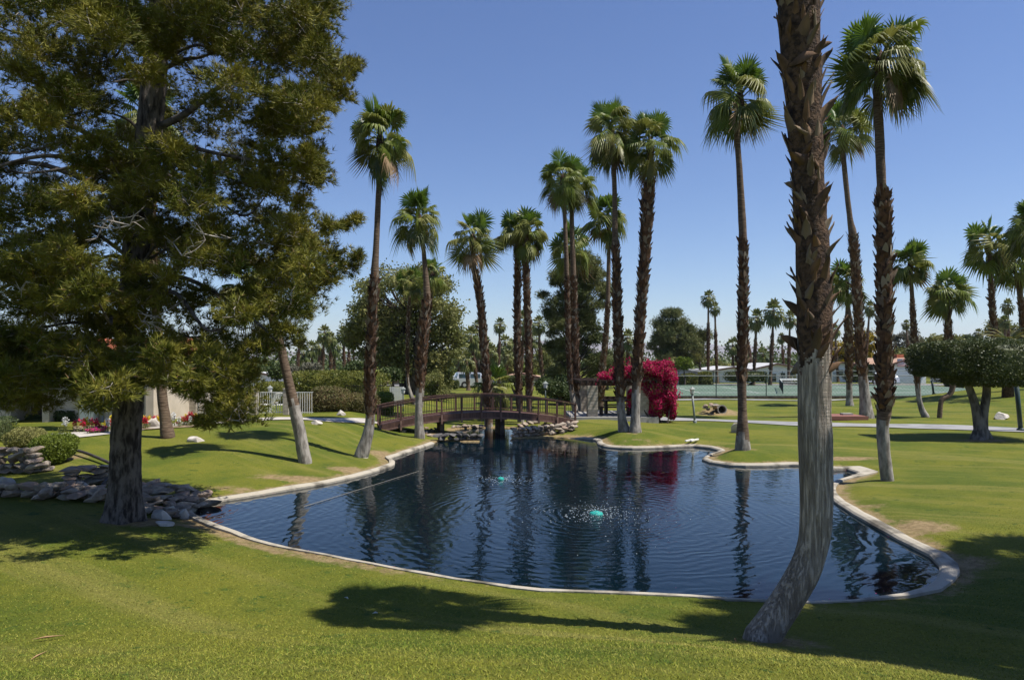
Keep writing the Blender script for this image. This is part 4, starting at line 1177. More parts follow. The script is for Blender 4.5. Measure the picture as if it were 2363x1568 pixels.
for i, (e, m_, lab, Yd, rp) in enumerate([
    ([(2085,795,28,34),(2110,780,20,24)], 'leaf_grey', 'thin grey-brown tree behind the flag house', 118, 12),
    ([(2085,820,30,22)], 'leaf_olive', 'green bushy tree low behind the flag house', 116, 11),
    ([(2150,790,36,20),(2190,785,30,18)], 'leaf_olive', 'broad olive tree left of the topiary tree top', 120, 12),
    ([(2235,785,22,14)], 'leaf_dark', 'low dark tree peeping over the topiary tree', 122, 9),
    ([(2300,760,30,30),(2340,770,26,26)], 'leaf_olive', 'far tree mass behind the topiary crown at the right edge', 110, 12),
    ([(1560,838,22,16)], 'leaf_olive', 'rounded green bush tree below the dark conifer', 86, 9),
    ([(1578,838,20,14)], 'leaf_bright', 'bright lime-green bush tree above the tan roof', 84, 9),
    ([(1440,840,30,32),(1475,850,22,24)], 'leaf_olive', 'olive trees between the bougainvillea palms', 80, 12),
    ([(1215,855,26,14)], 'leaf_bright', 'bright green tree between the twin palms', 95, 9),
    ([(1075,858,22,10)], 'leaf_bright', 'bright green bush behind the grey roof', 98, 8),
    ([(1140,840,24,18)], 'leaf_dark', 'dark bush tree right of the leaning dark-trunked palm', 100, 9),
    ([(1290,850,34,18)], 'leaf_dark', 'far dark tree behind the shade tree', 90, 10),
    ([(675,855,26,14),(720,850,26,14)], 'leaf_grey', 'grey leafless shrub tree above the left hedge', 66, 10),
    ([(640,855,22,22)], 'leaf_dark', 'dark green tree right of the pine foliage above the low hedge', 62, 11),
    ([(820,850,30,20)], 'leaf_dark', 'dark tree at the foot of the big olive-green tree', 70, 11),
    ([(1975,850,30,12)], 'leaf_dark', 'dark shrub tree in front of the flag house porch', 100, 9),
    ([(1185,850,30,22),(1160,860,20,14)], 'leaf_olive', 'olive thicket low behind the twin palms, a tree belt', 102, 10),
    ([(1255,835,30,34)], 'leaf_olive', 'soft olive tree left of the tall dark pine', 88, 12),
    ([(1110,850,26,18)], 'leaf_grey', 'grey-green tree above the open carport', 104, 10),
    ([(1400,840,34,40)], 'leaf_conifer', 'grey-green tree behind the pergola palm', 74, 12),
    ([(1660,845,30,16),(1700,850,30,14)], 'leaf_olive', 'far tree row behind the white garage', 125, 9),
    ([(905,862,30,18)], 'leaf_dark', 'dark thicket below the big olive-green tree', 54, 11)]):
    clump_tree('far_tree' if 'tree' in lab else 'far_bush', lab, 'tree' if 'tree' in lab else 'bush', Yd, (e[0][0], 890), e, int(10 * len(e) + 6), rp, m_, 'wood_dark', leaf=0.0036 * Yd, nleaf=190, seed=70 + i, trunk_r=0.15, group='trees behind the houses')

# tree line far off, one mass
def treeline():
    g = np.random.default_rng(88)
    mb = MB()
    for k in range(560):
        Yd = g.uniform(120, 290)
        x = wx(g.uniform(-300, 2700), Yd)
        r = g.uniform(1.5, 4.6); c = np.array((x, Yd, 0.35 + r * 0.7))
        P = c + np.clip(g.normal(size=(80, 3)) * 0.55, -1.2, 1.2) * np.array((1.3, 1.3, 0.85)) * r
        v, q = leaf_cloud(P, 0.9, g); mb.add(v, q)
    o = mb.build('treeline', M['leaf_dark'])
    o['kind'] = 'stuff'; o['label'] = 'low dark belt of far trees under the mountains'; o['category'] = 'trees'
treeline()

# ---- clipped topiary trees
def rbox_points(n, sx, sy, sz, g, r=0.5):
    """points on the skin of a rounded box (half sizes)"""
    w = np.array((sy * sz, sx * sz, sx * sy)); ax = g.choice(3, size=n, p=w / w.sum())
    u = g.uniform(-1, 1, size=(n, 3)); u[np.arange(n), ax] = np.sign(u[np.arange(n), ax])
    pw = 2.0 / r
    p = u / (np.abs(u) ** pw).sum(1)[:, None] ** (1 / pw)
    return p * np.array((sx, sy, sz)), u
def topiary(label, Y, base, boxes, stems, leaf=0.07, n=9000, seed=0, group='flat-clipped topiary trees', woodw=(0.22, 0.10)):
    g = np.random.default_rng(seed)
    x0 = wx(base[0], Y); b = np.array((x0, Y, hh(x0, Y)))
    root = thing('topiary_tree', label, 'topiary tree', b, 0, group)
    fol = MB(); core = MB()
    for (xa, xb, ya, yb, dep) in boxes:
        c = W((xa + xb) / 2, (ya + yb) / 2, Y) - b
        s = ((xb - xa) / 2 * Y / F, dep, (yb - ya) / 2 * Y / F)
        P, u = rbox_points(n, *s, g, 0.42)
        P = P * g.uniform(0.80, 1.04, size=(n, 1)) * (1 + 0.06 * vnoise(P, 2.0 / max(s[2], 0.3)))[:, None] + c
        v, q = leaf_cloud(P, leaf, g); fol.add(v, q)
        bm = bmesh.new(); bmesh.ops.create_icosphere(bm, subdivisions=3, radius=1.0)
        vv = np.array([x.co[:] for x in bm.verts]); ff = np.array([[w_.index for w_ in f.verts] for f in bm.faces]); bm.free()
        vv = vv / (np.abs(vv) ** 4.76).sum(1)[:, None] ** (1 / 4.76) * np.array(s) * 0.80 + c
        fol.add(vv, None, ff)
    wood = MB()
    for P_, r0, r1 in stems:
        cv = catmull(np.array([W(x, y, Y + dy) - b for x, y, dy in P_]), 6)
        cv[0, 2] = min(cv[0, 2], 0) - 0.1
        wood.tube(cv, np.linspace(r0, r1, len(cv)), 10)
    wood.build('trunk', M['wood_grey'], root, smooth=True)
    fol.build('crown', M['leaf_topiary'], root)
    return root
tb = hit(2262, 1012)
topiary('large flat-clipped topiary tree with forked grey trunk on the right lawn', tb[1], (2262, 1012),
        [(2122, 2262, 790, 868, 1.5), (2180, 2440, 783, 888, 1.9)],
        [([(2262,1016,0),(2258,985,0),(2248,930,0),(2225,870,0),(2205,845,0)], 0.24, 0.08), ([(2268,1016,0),(2268,960,0),(2276,900,0.1),(2268,850,0.1),(2262,820,0.1)], 0.20, 0.10), ([(2246,1014,-0.1),(2254,990,0),(2262,960,0)], 0.17, 0.10), ([(2284,1016,0.05),(2272,992,0),(2264,962,0)], 0.17, 0.10), ([(2262,1018,-0.3),(2260,995,-0.1),(2262,960,0)], 0.20, 0.14)],
        leaf=0.085, n=26000, seed=101)
topiary('small flat topiary tree in front of the white garage', 84, (1722, 893), [(1672, 1770, 857, 879, 1.6)], [([(1722,893,0),(1715,884,0),(1700,874,0)], 0.16, 0.1), ([(1722,893,0),(1738,880,0),(1745,874,0)], 0.16, 0.1)], leaf=0.22, n=3000, seed=102)
topiary('long low flat topiary tree by the flag house drive', 88, (1990, 893), [(1950, 2030, 862, 876, 1.6)], [([(1990,893,0),(1986,880,0),(1975,872,0)], 0.14, 0.1), ([(1990,893,0),(2000,880,0),(2006,872,0)], 0.14, 0.1)], leaf=0.22, n=3000, seed=103)
topiary('rounded topiary tree beside the silver car', 66, (1040, 912), [(1020, 1058, 877, 896, 1.0)], [([(1038,912,0),(1034,900,0),(1038,892,0)], 0.10, 0.06)], leaf=0.16, n=2600, seed=104)
topiary('dark broad topiary tree behind the twin palms', 64, (1190, 912), [(1160, 1216, 866, 890, 1.2)], [([(1190,912,0),(1184,900,0),(1178,886,0)], 0.12, 0.07), ([(1190,912,0),(1198,900,0),(1203,886,0)], 0.12, 0.07)], leaf=0.16, n=3200, seed=105)

# ---- hedges and shrubs
def hedge(name, label, cat, Y, x0, x1, y0, y1, dep, m, leaf=0.10, n=9000, seed=0, drop=0.0, rnd=0.45, lump=0.10, group=None):
    g = np.random.default_rng(seed)
    cx = wx((x0 + x1) / 2, Y); gz = hh(cx, Y)
    b = np.array((cx, Y, gz))
    root = thing(name, label, cat, b, 0, group)
    top = wz(y0, Y) - gz; bot = -0.05
    s = np.array(((x1 - x0) / 2 * Y / F, dep, (top - bot) / 2)); c = np.array((0, 0, (top + bot) / 2))
    P, u = rbox_points(n, *s, g, rnd)
    P = P * (1 + lump * vnoise(P + b, 1.1) + lump * 0.6 * vnoise(P + b, 3.0))[:, None] * g.uniform(0.84, 1.04, size=(n, 1))
    fol = MB()
    v, q = leaf_cloud(P + c, leaf, g); fol.add(v, q)
    bm = bmesh.new(); bmesh.ops.create_icosphere(bm, subdivisions=3, radius=1.0)
    vv = np.array([x.co[:] for x in bm.verts]); ff = np.array([[w_.index for w_ in f.verts] for f in bm.faces]); bm.free()
    vv = vv / (np.abs(vv) ** (2 / rnd)).sum(1)[:, None] ** (rnd / 2) * s
    vv = vv * (0.80 + lump * vnoise(vv + b, 1.1))[:, None] + c
    fol.add(vv, None, ff)
    fol.build('foliage', M[m], root)
    st = MB()
    for k in range(5):
        xx = g.uniform(-0.6, 0.6) * s[0]
        st.tube(np.array([(xx, g.uniform(-0.3, 0.3) * s[1], -0.1), (xx + 0.1, 0, top * 0.6)]), np.array([0.035, 0.015]), 5)
    st.build('stem', M['wood_dark'], root)
    return root
hedge('hedge', 'tall overhanging hedge with yellow flecks behind the fence', 'hedge', 44, 668, 892, 856, 930, 1.6, 'leaf_hedge', 0.13, 16000, 111, lump=0.07)
hedge('hedge', 'low clipped hedge left of the tall hedge, behind the gate', 'hedge', 42, 598, 676, 880, 925, 1.0, 'leaf_hedge', 0.10, 6000, 112, rnd=0.3, lump=0.03)
hedge('shrub', 'large rounded shrub in front of the fence end', 'shrub', 35.5, 715, 806, 893, 952, 1.0, 'leaf_shrub', 0.085, 9000, 113, rnd=0.7, lump=0.16)
hedge('shrub', 'low shrub right of the large rounded one', 'shrub', 36.5, 800, 872, 907, 945, 0.8, 'leaf_shrub', 0.08, 6000, 114, rnd=0.6, lump=0.14)
hedge('shrub', 'bright green clipped shrub by the bridge approach', 'shrub', 37.5, 862, 906, 904, 940, 0.7, 'leaf_bright', 0.08, 4500, 115, rnd=0.5, lump=0.08)
hedge('shrub', 'reddish shrub against the left gate pillar', 'shrub', 33.5, 543, 592, 905, 968, 0.8, 'leaf_shrub', 0.08, 6000, 116, rnd=0.7, lump=0.18)
hedge('shrub', 'small reddish-yellow shrub at the fence right of the leaning palm', 'shrub', 34.6, 688, 724, 908, 950, 0.4, 'leaf_shrub', 0.07, 3000, 117, rnd=0.7, lump=0.18)
hedge('ground_shrub', 'bright lime ground-cover shrub by the pipe on the left bank', 'shrub', 21, 78, 172, 1000, 1042, 0.55, 'leaf_bright', 0.06, 7000, 118, rnd=0.7, lump=0.22)
hedge('ground_shrub', 'olive ground-cover shrub left of the lime one', 'shrub', 23, 18, 98, 985, 1022, 0.6, 'leaf_olive', 0.06, 6000, 119, rnd=0.7, lump=0.22)
hedge('hedge', 'dark clipped hedge end at the left picture edge', 'hedge', 24, -60, 12, 962, 1015, 0.8, 'leaf_dark', 0.06, 4000, 120, rnd=0.35, lump=0.05)
hedge('shrub', 'dark leafy shrubs under the house windows', 'shrub', 31, 20, 120, 955, 1000, 0.5, 'leaf_dark', 0.08, 5000, 121, rnd=0.6, lump=0.2)
hedge('shrub', 'dark shrub left of the flower bed', 'shrub', 30, 118, 190, 945, 1000, 0.5, 'leaf_dark', 0.08, 4500, 122, rnd=0.7, lump=0.25)
for i, (x0, x1, y0, y1, Yd, m_, lab) in enumerate([(1566,1608,862,895,86,'leaf_hedge','rounded dark hedge bush in front of the tan-roofed house'), (1612,1640,856,895,87,'leaf_hedge','narrow hedge bush right of the tan-roofed house'),
        (1806,1835,876,892,92,'leaf_grey','pale spiky shrubs under the white house windows'), (1248,1268,890,906,70,'leaf_dark','dark bush below the lantern beyond the bridge'), (2185,2215,866,892,80,'leaf_dark','dark hedge bush beyond the court corner')]):
    hedge('bush', lab, 'bush', Yd, x0, x1, y0, y1, 1.0, m_, 0.2, 2600, 130 + i, rnd=0.55, lump=0.12, group='bushes along the street')

# young palm with yellowing low fronds behind the bridge
def low_palm():
    g = np.random.default_rng(140); Yd = 39
    x0 = wx(1140, Yd); b = np.array((x0, Yd, hh(x0, Yd)))
    root = thing('young_palm', 'low young palm with yellowing fronds behind the bridge crown', 'palm tree', b)
    hz_ = 1.9
    MB().tube([(0, 0, -0.1), (0, 0, 0.9), (0, 0, hz_)], [0.22, 0.18, 0.12], 10).build('trunk', M['trunk_boot'], root, smooth=True)
    for i in range(20):
        k = int(np.clip((i / 20) * 8, 0, 8)); lst = FRONDS[('mid', k)]
        s = 1.25 * g.uniform(0.85, 1.1)
        inst('frond', lst[g.integers(len(lst))], root, (0, 0, hz_ - 0.2 * i / 20), (g.normal() * 0.12, g.normal() * 0.1, i * 2.4), (s, s, s))
low_palm()
# feather palm fronds rising behind the topiary crown
def feather_palm():
    g = np.random.default_rng(141); Yd = 44
    x0 = wx(2325, Yd); b = np.array((x0, Yd, hh(x0, Yd)))
    root = thing('date_palm', 'date palm with arching feather fronds behind the topiary crown', 'palm tree', b)
    zt = wz(795, Yd) - b[2]
    MB().tube([(0, 0, -0.1), (0, 0, zt * 0.5), (0, 0, zt)], [0.35, 0.28, 0.25], 10).build('trunk', M['trunk_boot'], root, smooth=True)
    mb = MB(); L = 2.0
    for k in range(26):
        t = k / 25; a = 1.15 - 1.5 * t
        p = np.array((L * t * 0.85, 0, L * (0.75 * t - 0.75 * t * t)))
        for s in (-1, 1):
            ll = 0.42 * math.sin(math.pi * min(0.15 + t * 0.85, 1)) + 0.05
            e = p + np.array((0.55 * ll, s * ll * 0.75, 0.1 * ll - 0.15 * ll))
            w = np.array((0.02, 0, 0.012))
            mb.add([p - w, p + w, e], None, [(0, 1, 2)])
    t = np.linspace(0, 1, 12)
    mb.tube(np.stack([L * t * 0.85, t * 0, L * (0.75 * t - 0.75 * t * t)], -1), np.linspace(0.03, 0.006, 12), 4)
    me = mb.mesh('frond'); me.materials.append(M['frond_old'])
    for i in range(24):
        inst('frond', me, root, (0, 0, zt), (0, -R(g.uniform(-15, 40)), i * 2.4), (1, 1, 1))
feather_palm()
# ================================================================== BRIDGE
def rotz(a):
    c, s = math.cos(a), math.sin(a)
    return np.array([(c, -s, 0), (s, c, 0), (0, 0, 1)])
def bridge():
    A = np.array((wx(871, 31.9), 31.9)); Bp = np.array((wx(1317, 34.3), 34.3))
    zA = wz(978, 31.9); zB = wz(967, 34.3)
    d = Bp - A; Lb = np.linalg.norm(d); u = d / Lb; ang = math.atan2(u[1], u[0])
    root = thing('footbridge', 'arched brown wooden footbridge over the pond inlet', 'footbridge', (A[0], A[1], zA), ang)
    rise = 0.50; hw = 0.80
    def zc(s):
        t = s / Lb
        return (zB - zA) * t + rise * 4 * t * (1 - t)
    def slope(s):
        return math.atan((zc(s + 0.01) - zc(s - 0.01)) / 0.02)
    S = np.linspace(0, Lb, 41)
    def beam(y0, y1, z0, z1, name, m, s0=0, s1=Lb):
        ss = np.linspace(s0, s1, 33)
        mb = MB(); V = []
        for s in ss:
            z = zc(s)
            V += [(s, y0, z + z0), (s, y1, z + z0), (s, y1, z + z1), (s, y0, z + z1)]
        V = np.array(V); Q = []
        for k in range(len(ss) - 1):
            a = k * 4
            for j in range(4):
                Q.append((a + j, a + (j + 1) % 4, a + 4 + (j + 1) % 4, a + 4 + j))
        e = (len(ss) - 1) * 4
        Q += [(0, 3, 2, 1), (e, e + 1, e + 2, e + 3)]
        return MB().add(V, np.array(Q)).build(name, m, root)
    for sg in (-1, 1):
        beam(sg * hw - 0.05, sg * hw + 0.05, -0.24, 0.015, 'stringer', M['bridge'])
        beam(sg * (hw + 0.052) - 0.022, sg * (hw + 0.052) + 0.022, -0.30, -0.225, 'stringer_trim', M['bridge_light'])
        beam(sg * hw - 0.06, sg * hw + 0.06, 0.80, 0.85, 'handrail', M['bridge'])
        beam(sg * hw - 0.025, sg * hw + 0.025, 0.735, 0.785, 'upper_rail', M['bridge'])
        beam(sg * hw - 0.025, sg * hw + 0.025, 0.09, 0.13, 'lower_rail', M['bridge'])
    pl = MB().box((0, 0, 0), (0.150, 2 * hw - 0.11, 0.04)).mesh('plank'); pl.materials.append(M['bridge'])
    n = int(Lb / 0.16)
    for k in range(n):
        s = (k + 0.5) * Lb / n
        inst('plank', pl, root, (s, 0, zc(s) - 0.005), (0, -slope(s), 0))
    post = MB().box((0, 0, 0.28), (0.085, 0.075, 1.02)).mesh('post'); post.materials.append(M['bridge'])
    brk = MB().box((0, 0, -0.18), (0.075, 0.05, 0.42)).mesh('bracket'); brk.materials.append(M['bridge_light'])
    bal = MB().tube([(0, 0, 0.10), (0, 0, 0.745)], 0.0085, 6).mesh('baluster'); bal.materials.append(M['iron'])
    N = 11
    for sg in (-1, 1):
        for k in range(N):
            s = 0.06 + (Lb - 0.12) * k / (N - 1)
            inst('post', post, root, (s, sg * hw, zc(s)), (0, 0, 0))
            inst('bracket', brk, root, (s, sg * (hw + 0.105), zc(s) - 0.02), (0, 0, 0))
            if k < N - 1:
                s2 = 0.06 + (Lb - 0.12) * (k + 1) / (N - 1)
                for j in range(1, 8):
                    q = s + (s2 - s) * j / 8
                    inst('baluster', bal, root, (q, sg * hw, zc(q)), (0, 0, 0))
    for s, w, hgt in ((Lb * 0.615, 0.22, 1.75), (Lb * 0.31, 0.20, 1.3)):
        MB().box((s, 0, zc(s) - 0.26 - hgt / 2), (w, 1.1, hgt)).box((s, 0, zc(s) - 0.30), (w + 0.12, 1.5, 0.12)).build('pier', M['wood_dark'], root)
    return A, u, zA
bridge()

def handrail():
    Yd = 35.3
    a = W(1312, 903, 34.2); bpt = W(1354, 909, Yd)
    g0 = hh(bpt[0], bpt[1])
    root = thing('handrail', 'thin iron handrail joining bridge end and pergola column', 'handrail', (bpt[0], bpt[1], g0))
    o = np.array((bpt[0], bpt[1], g0))
    MB().tube([a - o, bpt - o], 0.014, 6).build('rail', M['iron'], root)
    MB().tube([(0.0, 0, -0.1), bpt - o + np.array((0, 0, 0.01))], 0.018, 6).build('post', M['iron'], root)
handrail()

# ================================================================== PERGOLA
PY0, PY1 = 35.6, 39.0
PX0, PX1 = wx(1366, PY0), wx(1483, PY0)
PZ = max(hh(PX0, PY0), hh(PX1, PY0), hh(PX0, PY1), hh(PX1, PY1), hh((PX0 + PX1) / 2, 37)) + 0.05
def pergola():
    root = thing('pergola', 'stone-column pergola with dark timber roof beside the bridge', 'pergola', ((PX0 + PX1) / 2, (PY0 + PY1) / 2, PZ))
    cx, cy = (PX0 + PX1) / 2, (PY0 + PY1) / 2
    MB().box((-0.25, 0, -0.22), (PX1 - PX0 + 1.9, PY1 - PY0 + 1.2, 0.5)).build('slab', M['slab'], root)
    hc = wz(889, PY0) - PZ - 0.03
    bw = 0.545; nb = 10
    bh = hc / nb
    b1 = MB().box((0, 0, 0), (bw - 0.006, bw - 0.006, bh - 0.018)).mesh('block'); b1.materials.append(M['block'])
    bl = MB().box((0, 0, 0), (bw / 2 - 0.010, bw - 0.004, bh - 0.018)).mesh('block'); bl.materials.append(M['block'])
    for (x, y) in ((PX0, PY0), (PX1, PY0), (PX0, PY1), (PX1, PY1)):
        c = MB().box((0, 0, hc / 2), (bw - 0.05, bw - 0.05, hc - 0.01)).build('column', M['mortar'], root, loc=(x - cx, y - cy, 0.032))
        for k in range(nb):
            z = (k + 0.5) * bh
            if k % 2:
                for s in (-1, 1):
                    inst('block', bl, c, (s * bw / 4, 0, z))
            else:
                inst('block', b1, c, (0, 0, z))
    zb = hc + 0.03
    for y in (PY0, PY1):
        MB().box((0, y - cy, zb + 0.075), (PX1 - PX0 + 1.35, 0.14, 0.15)).build('beam', M['beam'], root)
    raf = MB().box((0, 0, 0), (0.07, PY1 - PY0 + 1.1, 0.11)).mesh('rafter'); raf.materials.append(M['beam'])
    n = 13
    for k in range(n):
        inst('rafter', raf, root, (-(PX1 - PX0 + 1.2) / 2 + (PX1 - PX0 + 1.2) * k / (n - 1), 0, zb + 0.205))
    slt = MB().box((0, 0, 0), (PX1 - PX0 + 1.5, 0.05, 0.03)).mesh('slat'); slt.materials.append(M['beam'])
    for k in range(16):
        inst('slat', slt, root, (0, -(PY1 - PY0 + 1) / 2 + (PY1 - PY0 + 1) * k / 15, zb + 0.276))
    # table with two benches stand inside
    t = thing('picnic_table', 'dark timber picnic table under the pergola', 'table', (wx(1425, 37.2), 37.2, PZ + 0.03))
    MB().box((0, 0, 0.72), (1.7, 0.7, 0.07)).build('table_top', M['beam'], t)
    for s in (-1, 1):
        MB().box((s * 0.65, 0, 0.34), (0.12, 0.55, 0.685)).build('leg', M['beam'], t)
    for k, (yy, lab, xs) in enumerate(((36.25, 'dark timber bench at the front of the pergola', wx(1418, 36.25)), (38.1, 'dark timber bench behind the picnic table', wx(1428, 38.1)))):
        b = thing('bench', lab, 'bench', (xs, yy, PZ + 0.03), 0, 'pergola benches')
        MB().box((0, 0, 0.43), (1.75, 0.32, 0.07)).build('seat', M['beam'], b)
        for s in (-1, 1):
            MB().box((s * 0.72, 0, 0.195), (0.16, 0.30, 0.39)).build('leg', M['beam'], b)
        if k == 1:
            MB().box((0, 0.15, 0.75), (1.75, 0.05, 0.30)).build('backrest', M['beam'], b)
pergola()

def bougainvillea():
    g = np.random.default_rng(150)
    Yc = 36.2
    b = np.array((wx(1515, 35.2), 35.2, hh(wx(1515, 35.2), 35.2)))
    root = thing('bougainvillea', 'magenta bougainvillea cascading over the pergola', 'bougainvillea', b)
    el = [(1400,868,22,11,1.0),(1428,862,26,16,1.2),(1460,858,30,17,1.3),(1494,852,28,18,1.5),(1520,856,34,22,1.5),(1540,872,20,26,1.3),
          (1505,895,32,28,1.1),(1540,905,18,30,1.0),(1512,930,24,26,0.9),(1546,935,13,26,0.8),(1508,952,22,16,0.8),(1488,880,26,22,1.2),(1455,915,7,18,0.4),(1549,955,10,10,0.6),(1530,842,20,10,1.0)]
    fl = MB(); lf = MB(); st = MB()
    for i, (x, y, rx, ry, dp) in enumerate(el):
        yy = Yc - (0.5 if y > 890 else 0.0) + g.normal() * 0.15
        c = W(x, y, yy) - b; s = yy / F
        n = int(2500 * (rx * ry / 500) + 500)
        o = ball(n, g, 0.75) * np.array((rx * s, dp * 0.8, ry * s))
        o = o * (1 + 0.24 * vnoise(o + c, 2.2) + 0.16 * vnoise(o + c, 6))[:, None]
        v, q = leaf_cloud(c + o * 1.04, 0.082, g, asp=0.85); fl.add(v, q)
        o2 = ball(n // 5, g, 0.8) * np.array((rx * s, dp * 0.8, ry * s)) * 1.02
        v, q = leaf_cloud(c + o2, 0.085, g); lf.add(v, q)
        o3 = ball(n // 3, g, 0.3) * np.array((rx * s, dp * 0.8, ry * s)) * 0.85
        v, q = leaf_cloud(c + o3, 0.12, g); lf.add(v, q)
    # loose sprays
    for k in range(44):
        e = el[g.integers(len(el))]
        c = W(e[0] + g.normal() * e[2] * 0.8, e[1] + g.normal() * e[3] * 0.75, Yc - 0.6) - b
        v, q = leaf_cloud(c + g.normal(size=(40, 3)) * np.array((0.10, 0.10, 0.13)), 0.09, g, asp=0.8); fl.add(v, q)
    for k in range(7):
        x = g.uniform(-0.5, 0.6)
        st.tube(catmull(np.array([(x, g.uniform(-0.2, 0.3), -0.1), (x + g.normal() * 0.2, 0.2, 0.8), (x * 1.6, 0.6, 1.6), (x - 1.0 * g.random(), 0.9, 2.2)]), 5), np.linspace(0.04, 0.015, 16), 5)
    st.build('stem', M['wood_dark'], root)
    lf.build('leaves', M['leaf_olive'], root)
    fl.build('blossoms', M['bract'], root)
bougainvillea()

# ================================================================== STONES
def rock_mesh(seed, m, sub=2, facets=13, name='stone'):
    g = np.random.default_rng(seed)
    bm = bmesh.new(); bmesh.ops.create_icosphere(bm, subdivisions=sub, radius=1.0)
    V = np.array([v.co[:] for v in bm.verts])
    for k in range(facets):
        n = unit(1, g)[0]; dd = g.uniform(0.42, 0.80)
        ex = np.maximum(V @ n - dd, 0)
        V = V - ex[:, None] * n
    V = V * (1 + 0.10 * vnoise(V + seed, 1.6) + 0.04 * vnoise(V + seed, 4.0))[:, None]
    V /= np.abs(V).max(0)
    for v, c in zip(bm.verts, V): v.co = c
    me = bpy.data.meshes.new(name); bm.to_mesh(me); bm.free()
    me.materials.append(m)
    return me
ROCK = [rock_mesh(200 + k, M['rock'], 2) for k in range(8)]
ROCKD = [rock_mesh(220 + k, M['rock_dark'], 2) for k in range(6)]
BOUL = [rock_mesh(240 + k, M['boulder'], 3, 13) for k in range(6)]

def pile(name, label, cat, rows, meshes, seed, base=None):
    """rows: (x, y, z, sx, sy, sz) stones in world metres"""
    g = np.random.default_rng(seed)
    rows = np.array(rows, float)
    c = rows[:, :3].mean(0); c[2] = min(rows[:, 2]) - 0.1
    root = thing(name, label, cat, c)
    for r in rows:
        me = meshes[g.integers(len(meshes))]
        inst('stone', me, root, r[:3] - c, (g.normal() * 0.10, g.normal() * 0.10, g.uniform(0, 6.28) if abs(r[3] - r[4]) < 0.12 else g.normal() * 0.25), (r[3], r[4], r[5]))
    return root
def wall_rows(p0, p1, hgt, course, ln, thick, seed, taper=0.0):
    g = np.random.default_rng(seed)
    p0 = np.array(p0, float); p1 = np.array(p1, float)
    L = np.linalg.norm(p1 - p0); rows = []
    ncs = max(1, int(round(hgt / course)))
    for k in range(ncs):
        s = g.uniform(0, ln * 0.5)
        while s < L:
            w = ln * g.uniform(0.6, 1.45)
            q = p0 + (p1 - p0) * min((s + w / 2) / L, 1)
            gz = hh(q[0], q[1])
            rows.append((q[0] + g.normal() * 0.03, q[1] + g.normal() * 0.05 + k * taper, max(gz, -0.02) + course * (k + 0.42), w * 0.56, thick * g.uniform(0.4, 0.6), course * g.uniform(0.60, 0.80)))
            s += w * 0.95
    return rows
# stone dams either side of the inlet
a = _unp((1003, 1018), 0); b_ = _unp((1106, 1017), 0)
pile('rock_dam', 'dark wet rock dam left of the pond inlet', 'stone wall', wall_rows(a, b_, 0.32, 0.15, 0.30, 0.45, 1), ROCKD, 1)
a = _unp((1176, 1010), 0); b_ = _unp((1322, 1005), 0)
pile('rock_dam', 'pale rock dam right of the pond inlet', 'stone wall', wall_rows(a, b_, 0.42, 0.15, 0.26, 0.5, 2), ROCK, 2)
a = _unp((1040, 989), 0); b_ = _unp((1115, 986), 0)
pile('rock_edge', 'low rock edging behind the bridge on the left', 'rocks', wall_rows(a, b_, 0.16, 0.15, 0.32, 0.4, 3), ROCK, 3)
a = _unp((1185, 988), 0); b_ = _unp((1235, 985), 0)
pile('rock_edge', 'low rock edging behind the bridge on the right', 'rocks', wall_rows(a, b_, 0.22, 0.16, 0.34, 0.4, 4), ROCK, 4)
g = np.random.default_rng(7)
rows = []
for k in range(30):
    t = g.random()
    p = hit(1228 + 92 * t + g.normal() * 6, 999 - 20 * t + g.normal() * 4)
    rows.append((p[0], p[1], p[2] + 0.06, g.uniform(0.12, 0.30), g.uniform(0.12, 0.26), g.uniform(0.09, 0.2)))
pile('rock_bank', 'dark rocks on the bank below the right bridge end', 'rocks', rows[:16], ROCKD, 5)
pile('rock_bank', 'pale rocks scattered under the right bridge end', 'rocks', rows[16:], ROCK, 6)
rows = []
for k in range(16):
    p = hit(985 + g.normal() * 26, 996 + g.normal() * 5)
    rows.append((p[0], p[1], p[2] + 0.04, g.uniform(0.08, 0.2), g.uniform(0.08, 0.2), g.uniform(0.05, 0.12)))
pile('rock_bank', 'small pale rocks at the foot of the bridge palm', 'rocks', rows, ROCK, 8)

# dry-stone wall and cascade at the left
a = W(-70, 1078, 20.0); b_ = W(76, 1078, 19.6)
pile('stone_wall', 'dry stone wall at the left edge above the cascade', 'stone wall', wall_rows(a[:2], b_[:2], 0.72, 0.15, 0.36, 0.42, 9), ROCK, 9)
rows = wall_rows(W(60, 1078, 19.4)[:2], W(104, 1066, 19.8)[:2], 0.45, 0.15, 0.34, 0.4, 10)
pile('stone_steps', 'tumbled stones stepping down beside the dry stone wall', 'rocks', rows, ROCK, 10)
a = W(-80, 1165, 16.2); b_ = W(128, 1160, 16.4)
pile('stone_wall', 'low shaded stone wall along the cascade left of the pine', 'stone wall', wall_rows(a[:2], b_[:2], 0.44, 0.18, 0.46, 0.5, 11), ROCK, 11)
a = W(130, 1140, 17.2); b_ = W(252, 1095, 18.2)
pile('stone_wall', 'thin-bedded stone ledge climbing behind the pine trunk', 'stone wall', wall_rows(a[:2], b_[:2], 0.50, 0.10, 0.42, 0.5, 12), ROCK, 12)
rows = []
for k in range(34):
    x = g.uniform(95, 252); p = W(x, 1168 - g.random() * 22, 16.0 + g.random() * 0.9)
    z = max(hh(p[0], p[1]), 0) + g.uniform(0.03, 0.22)
    rows.append((p[0], p[1], z, g.uniform(0.14, 0.32), g.uniform(0.14, 0.26), g.uniform(0.07, 0.16)))
pile('cascade_rocks', 'shaded rocks of the cascade just left of the pine trunk', 'rocks', rows, ROCK, 13)
rows = []
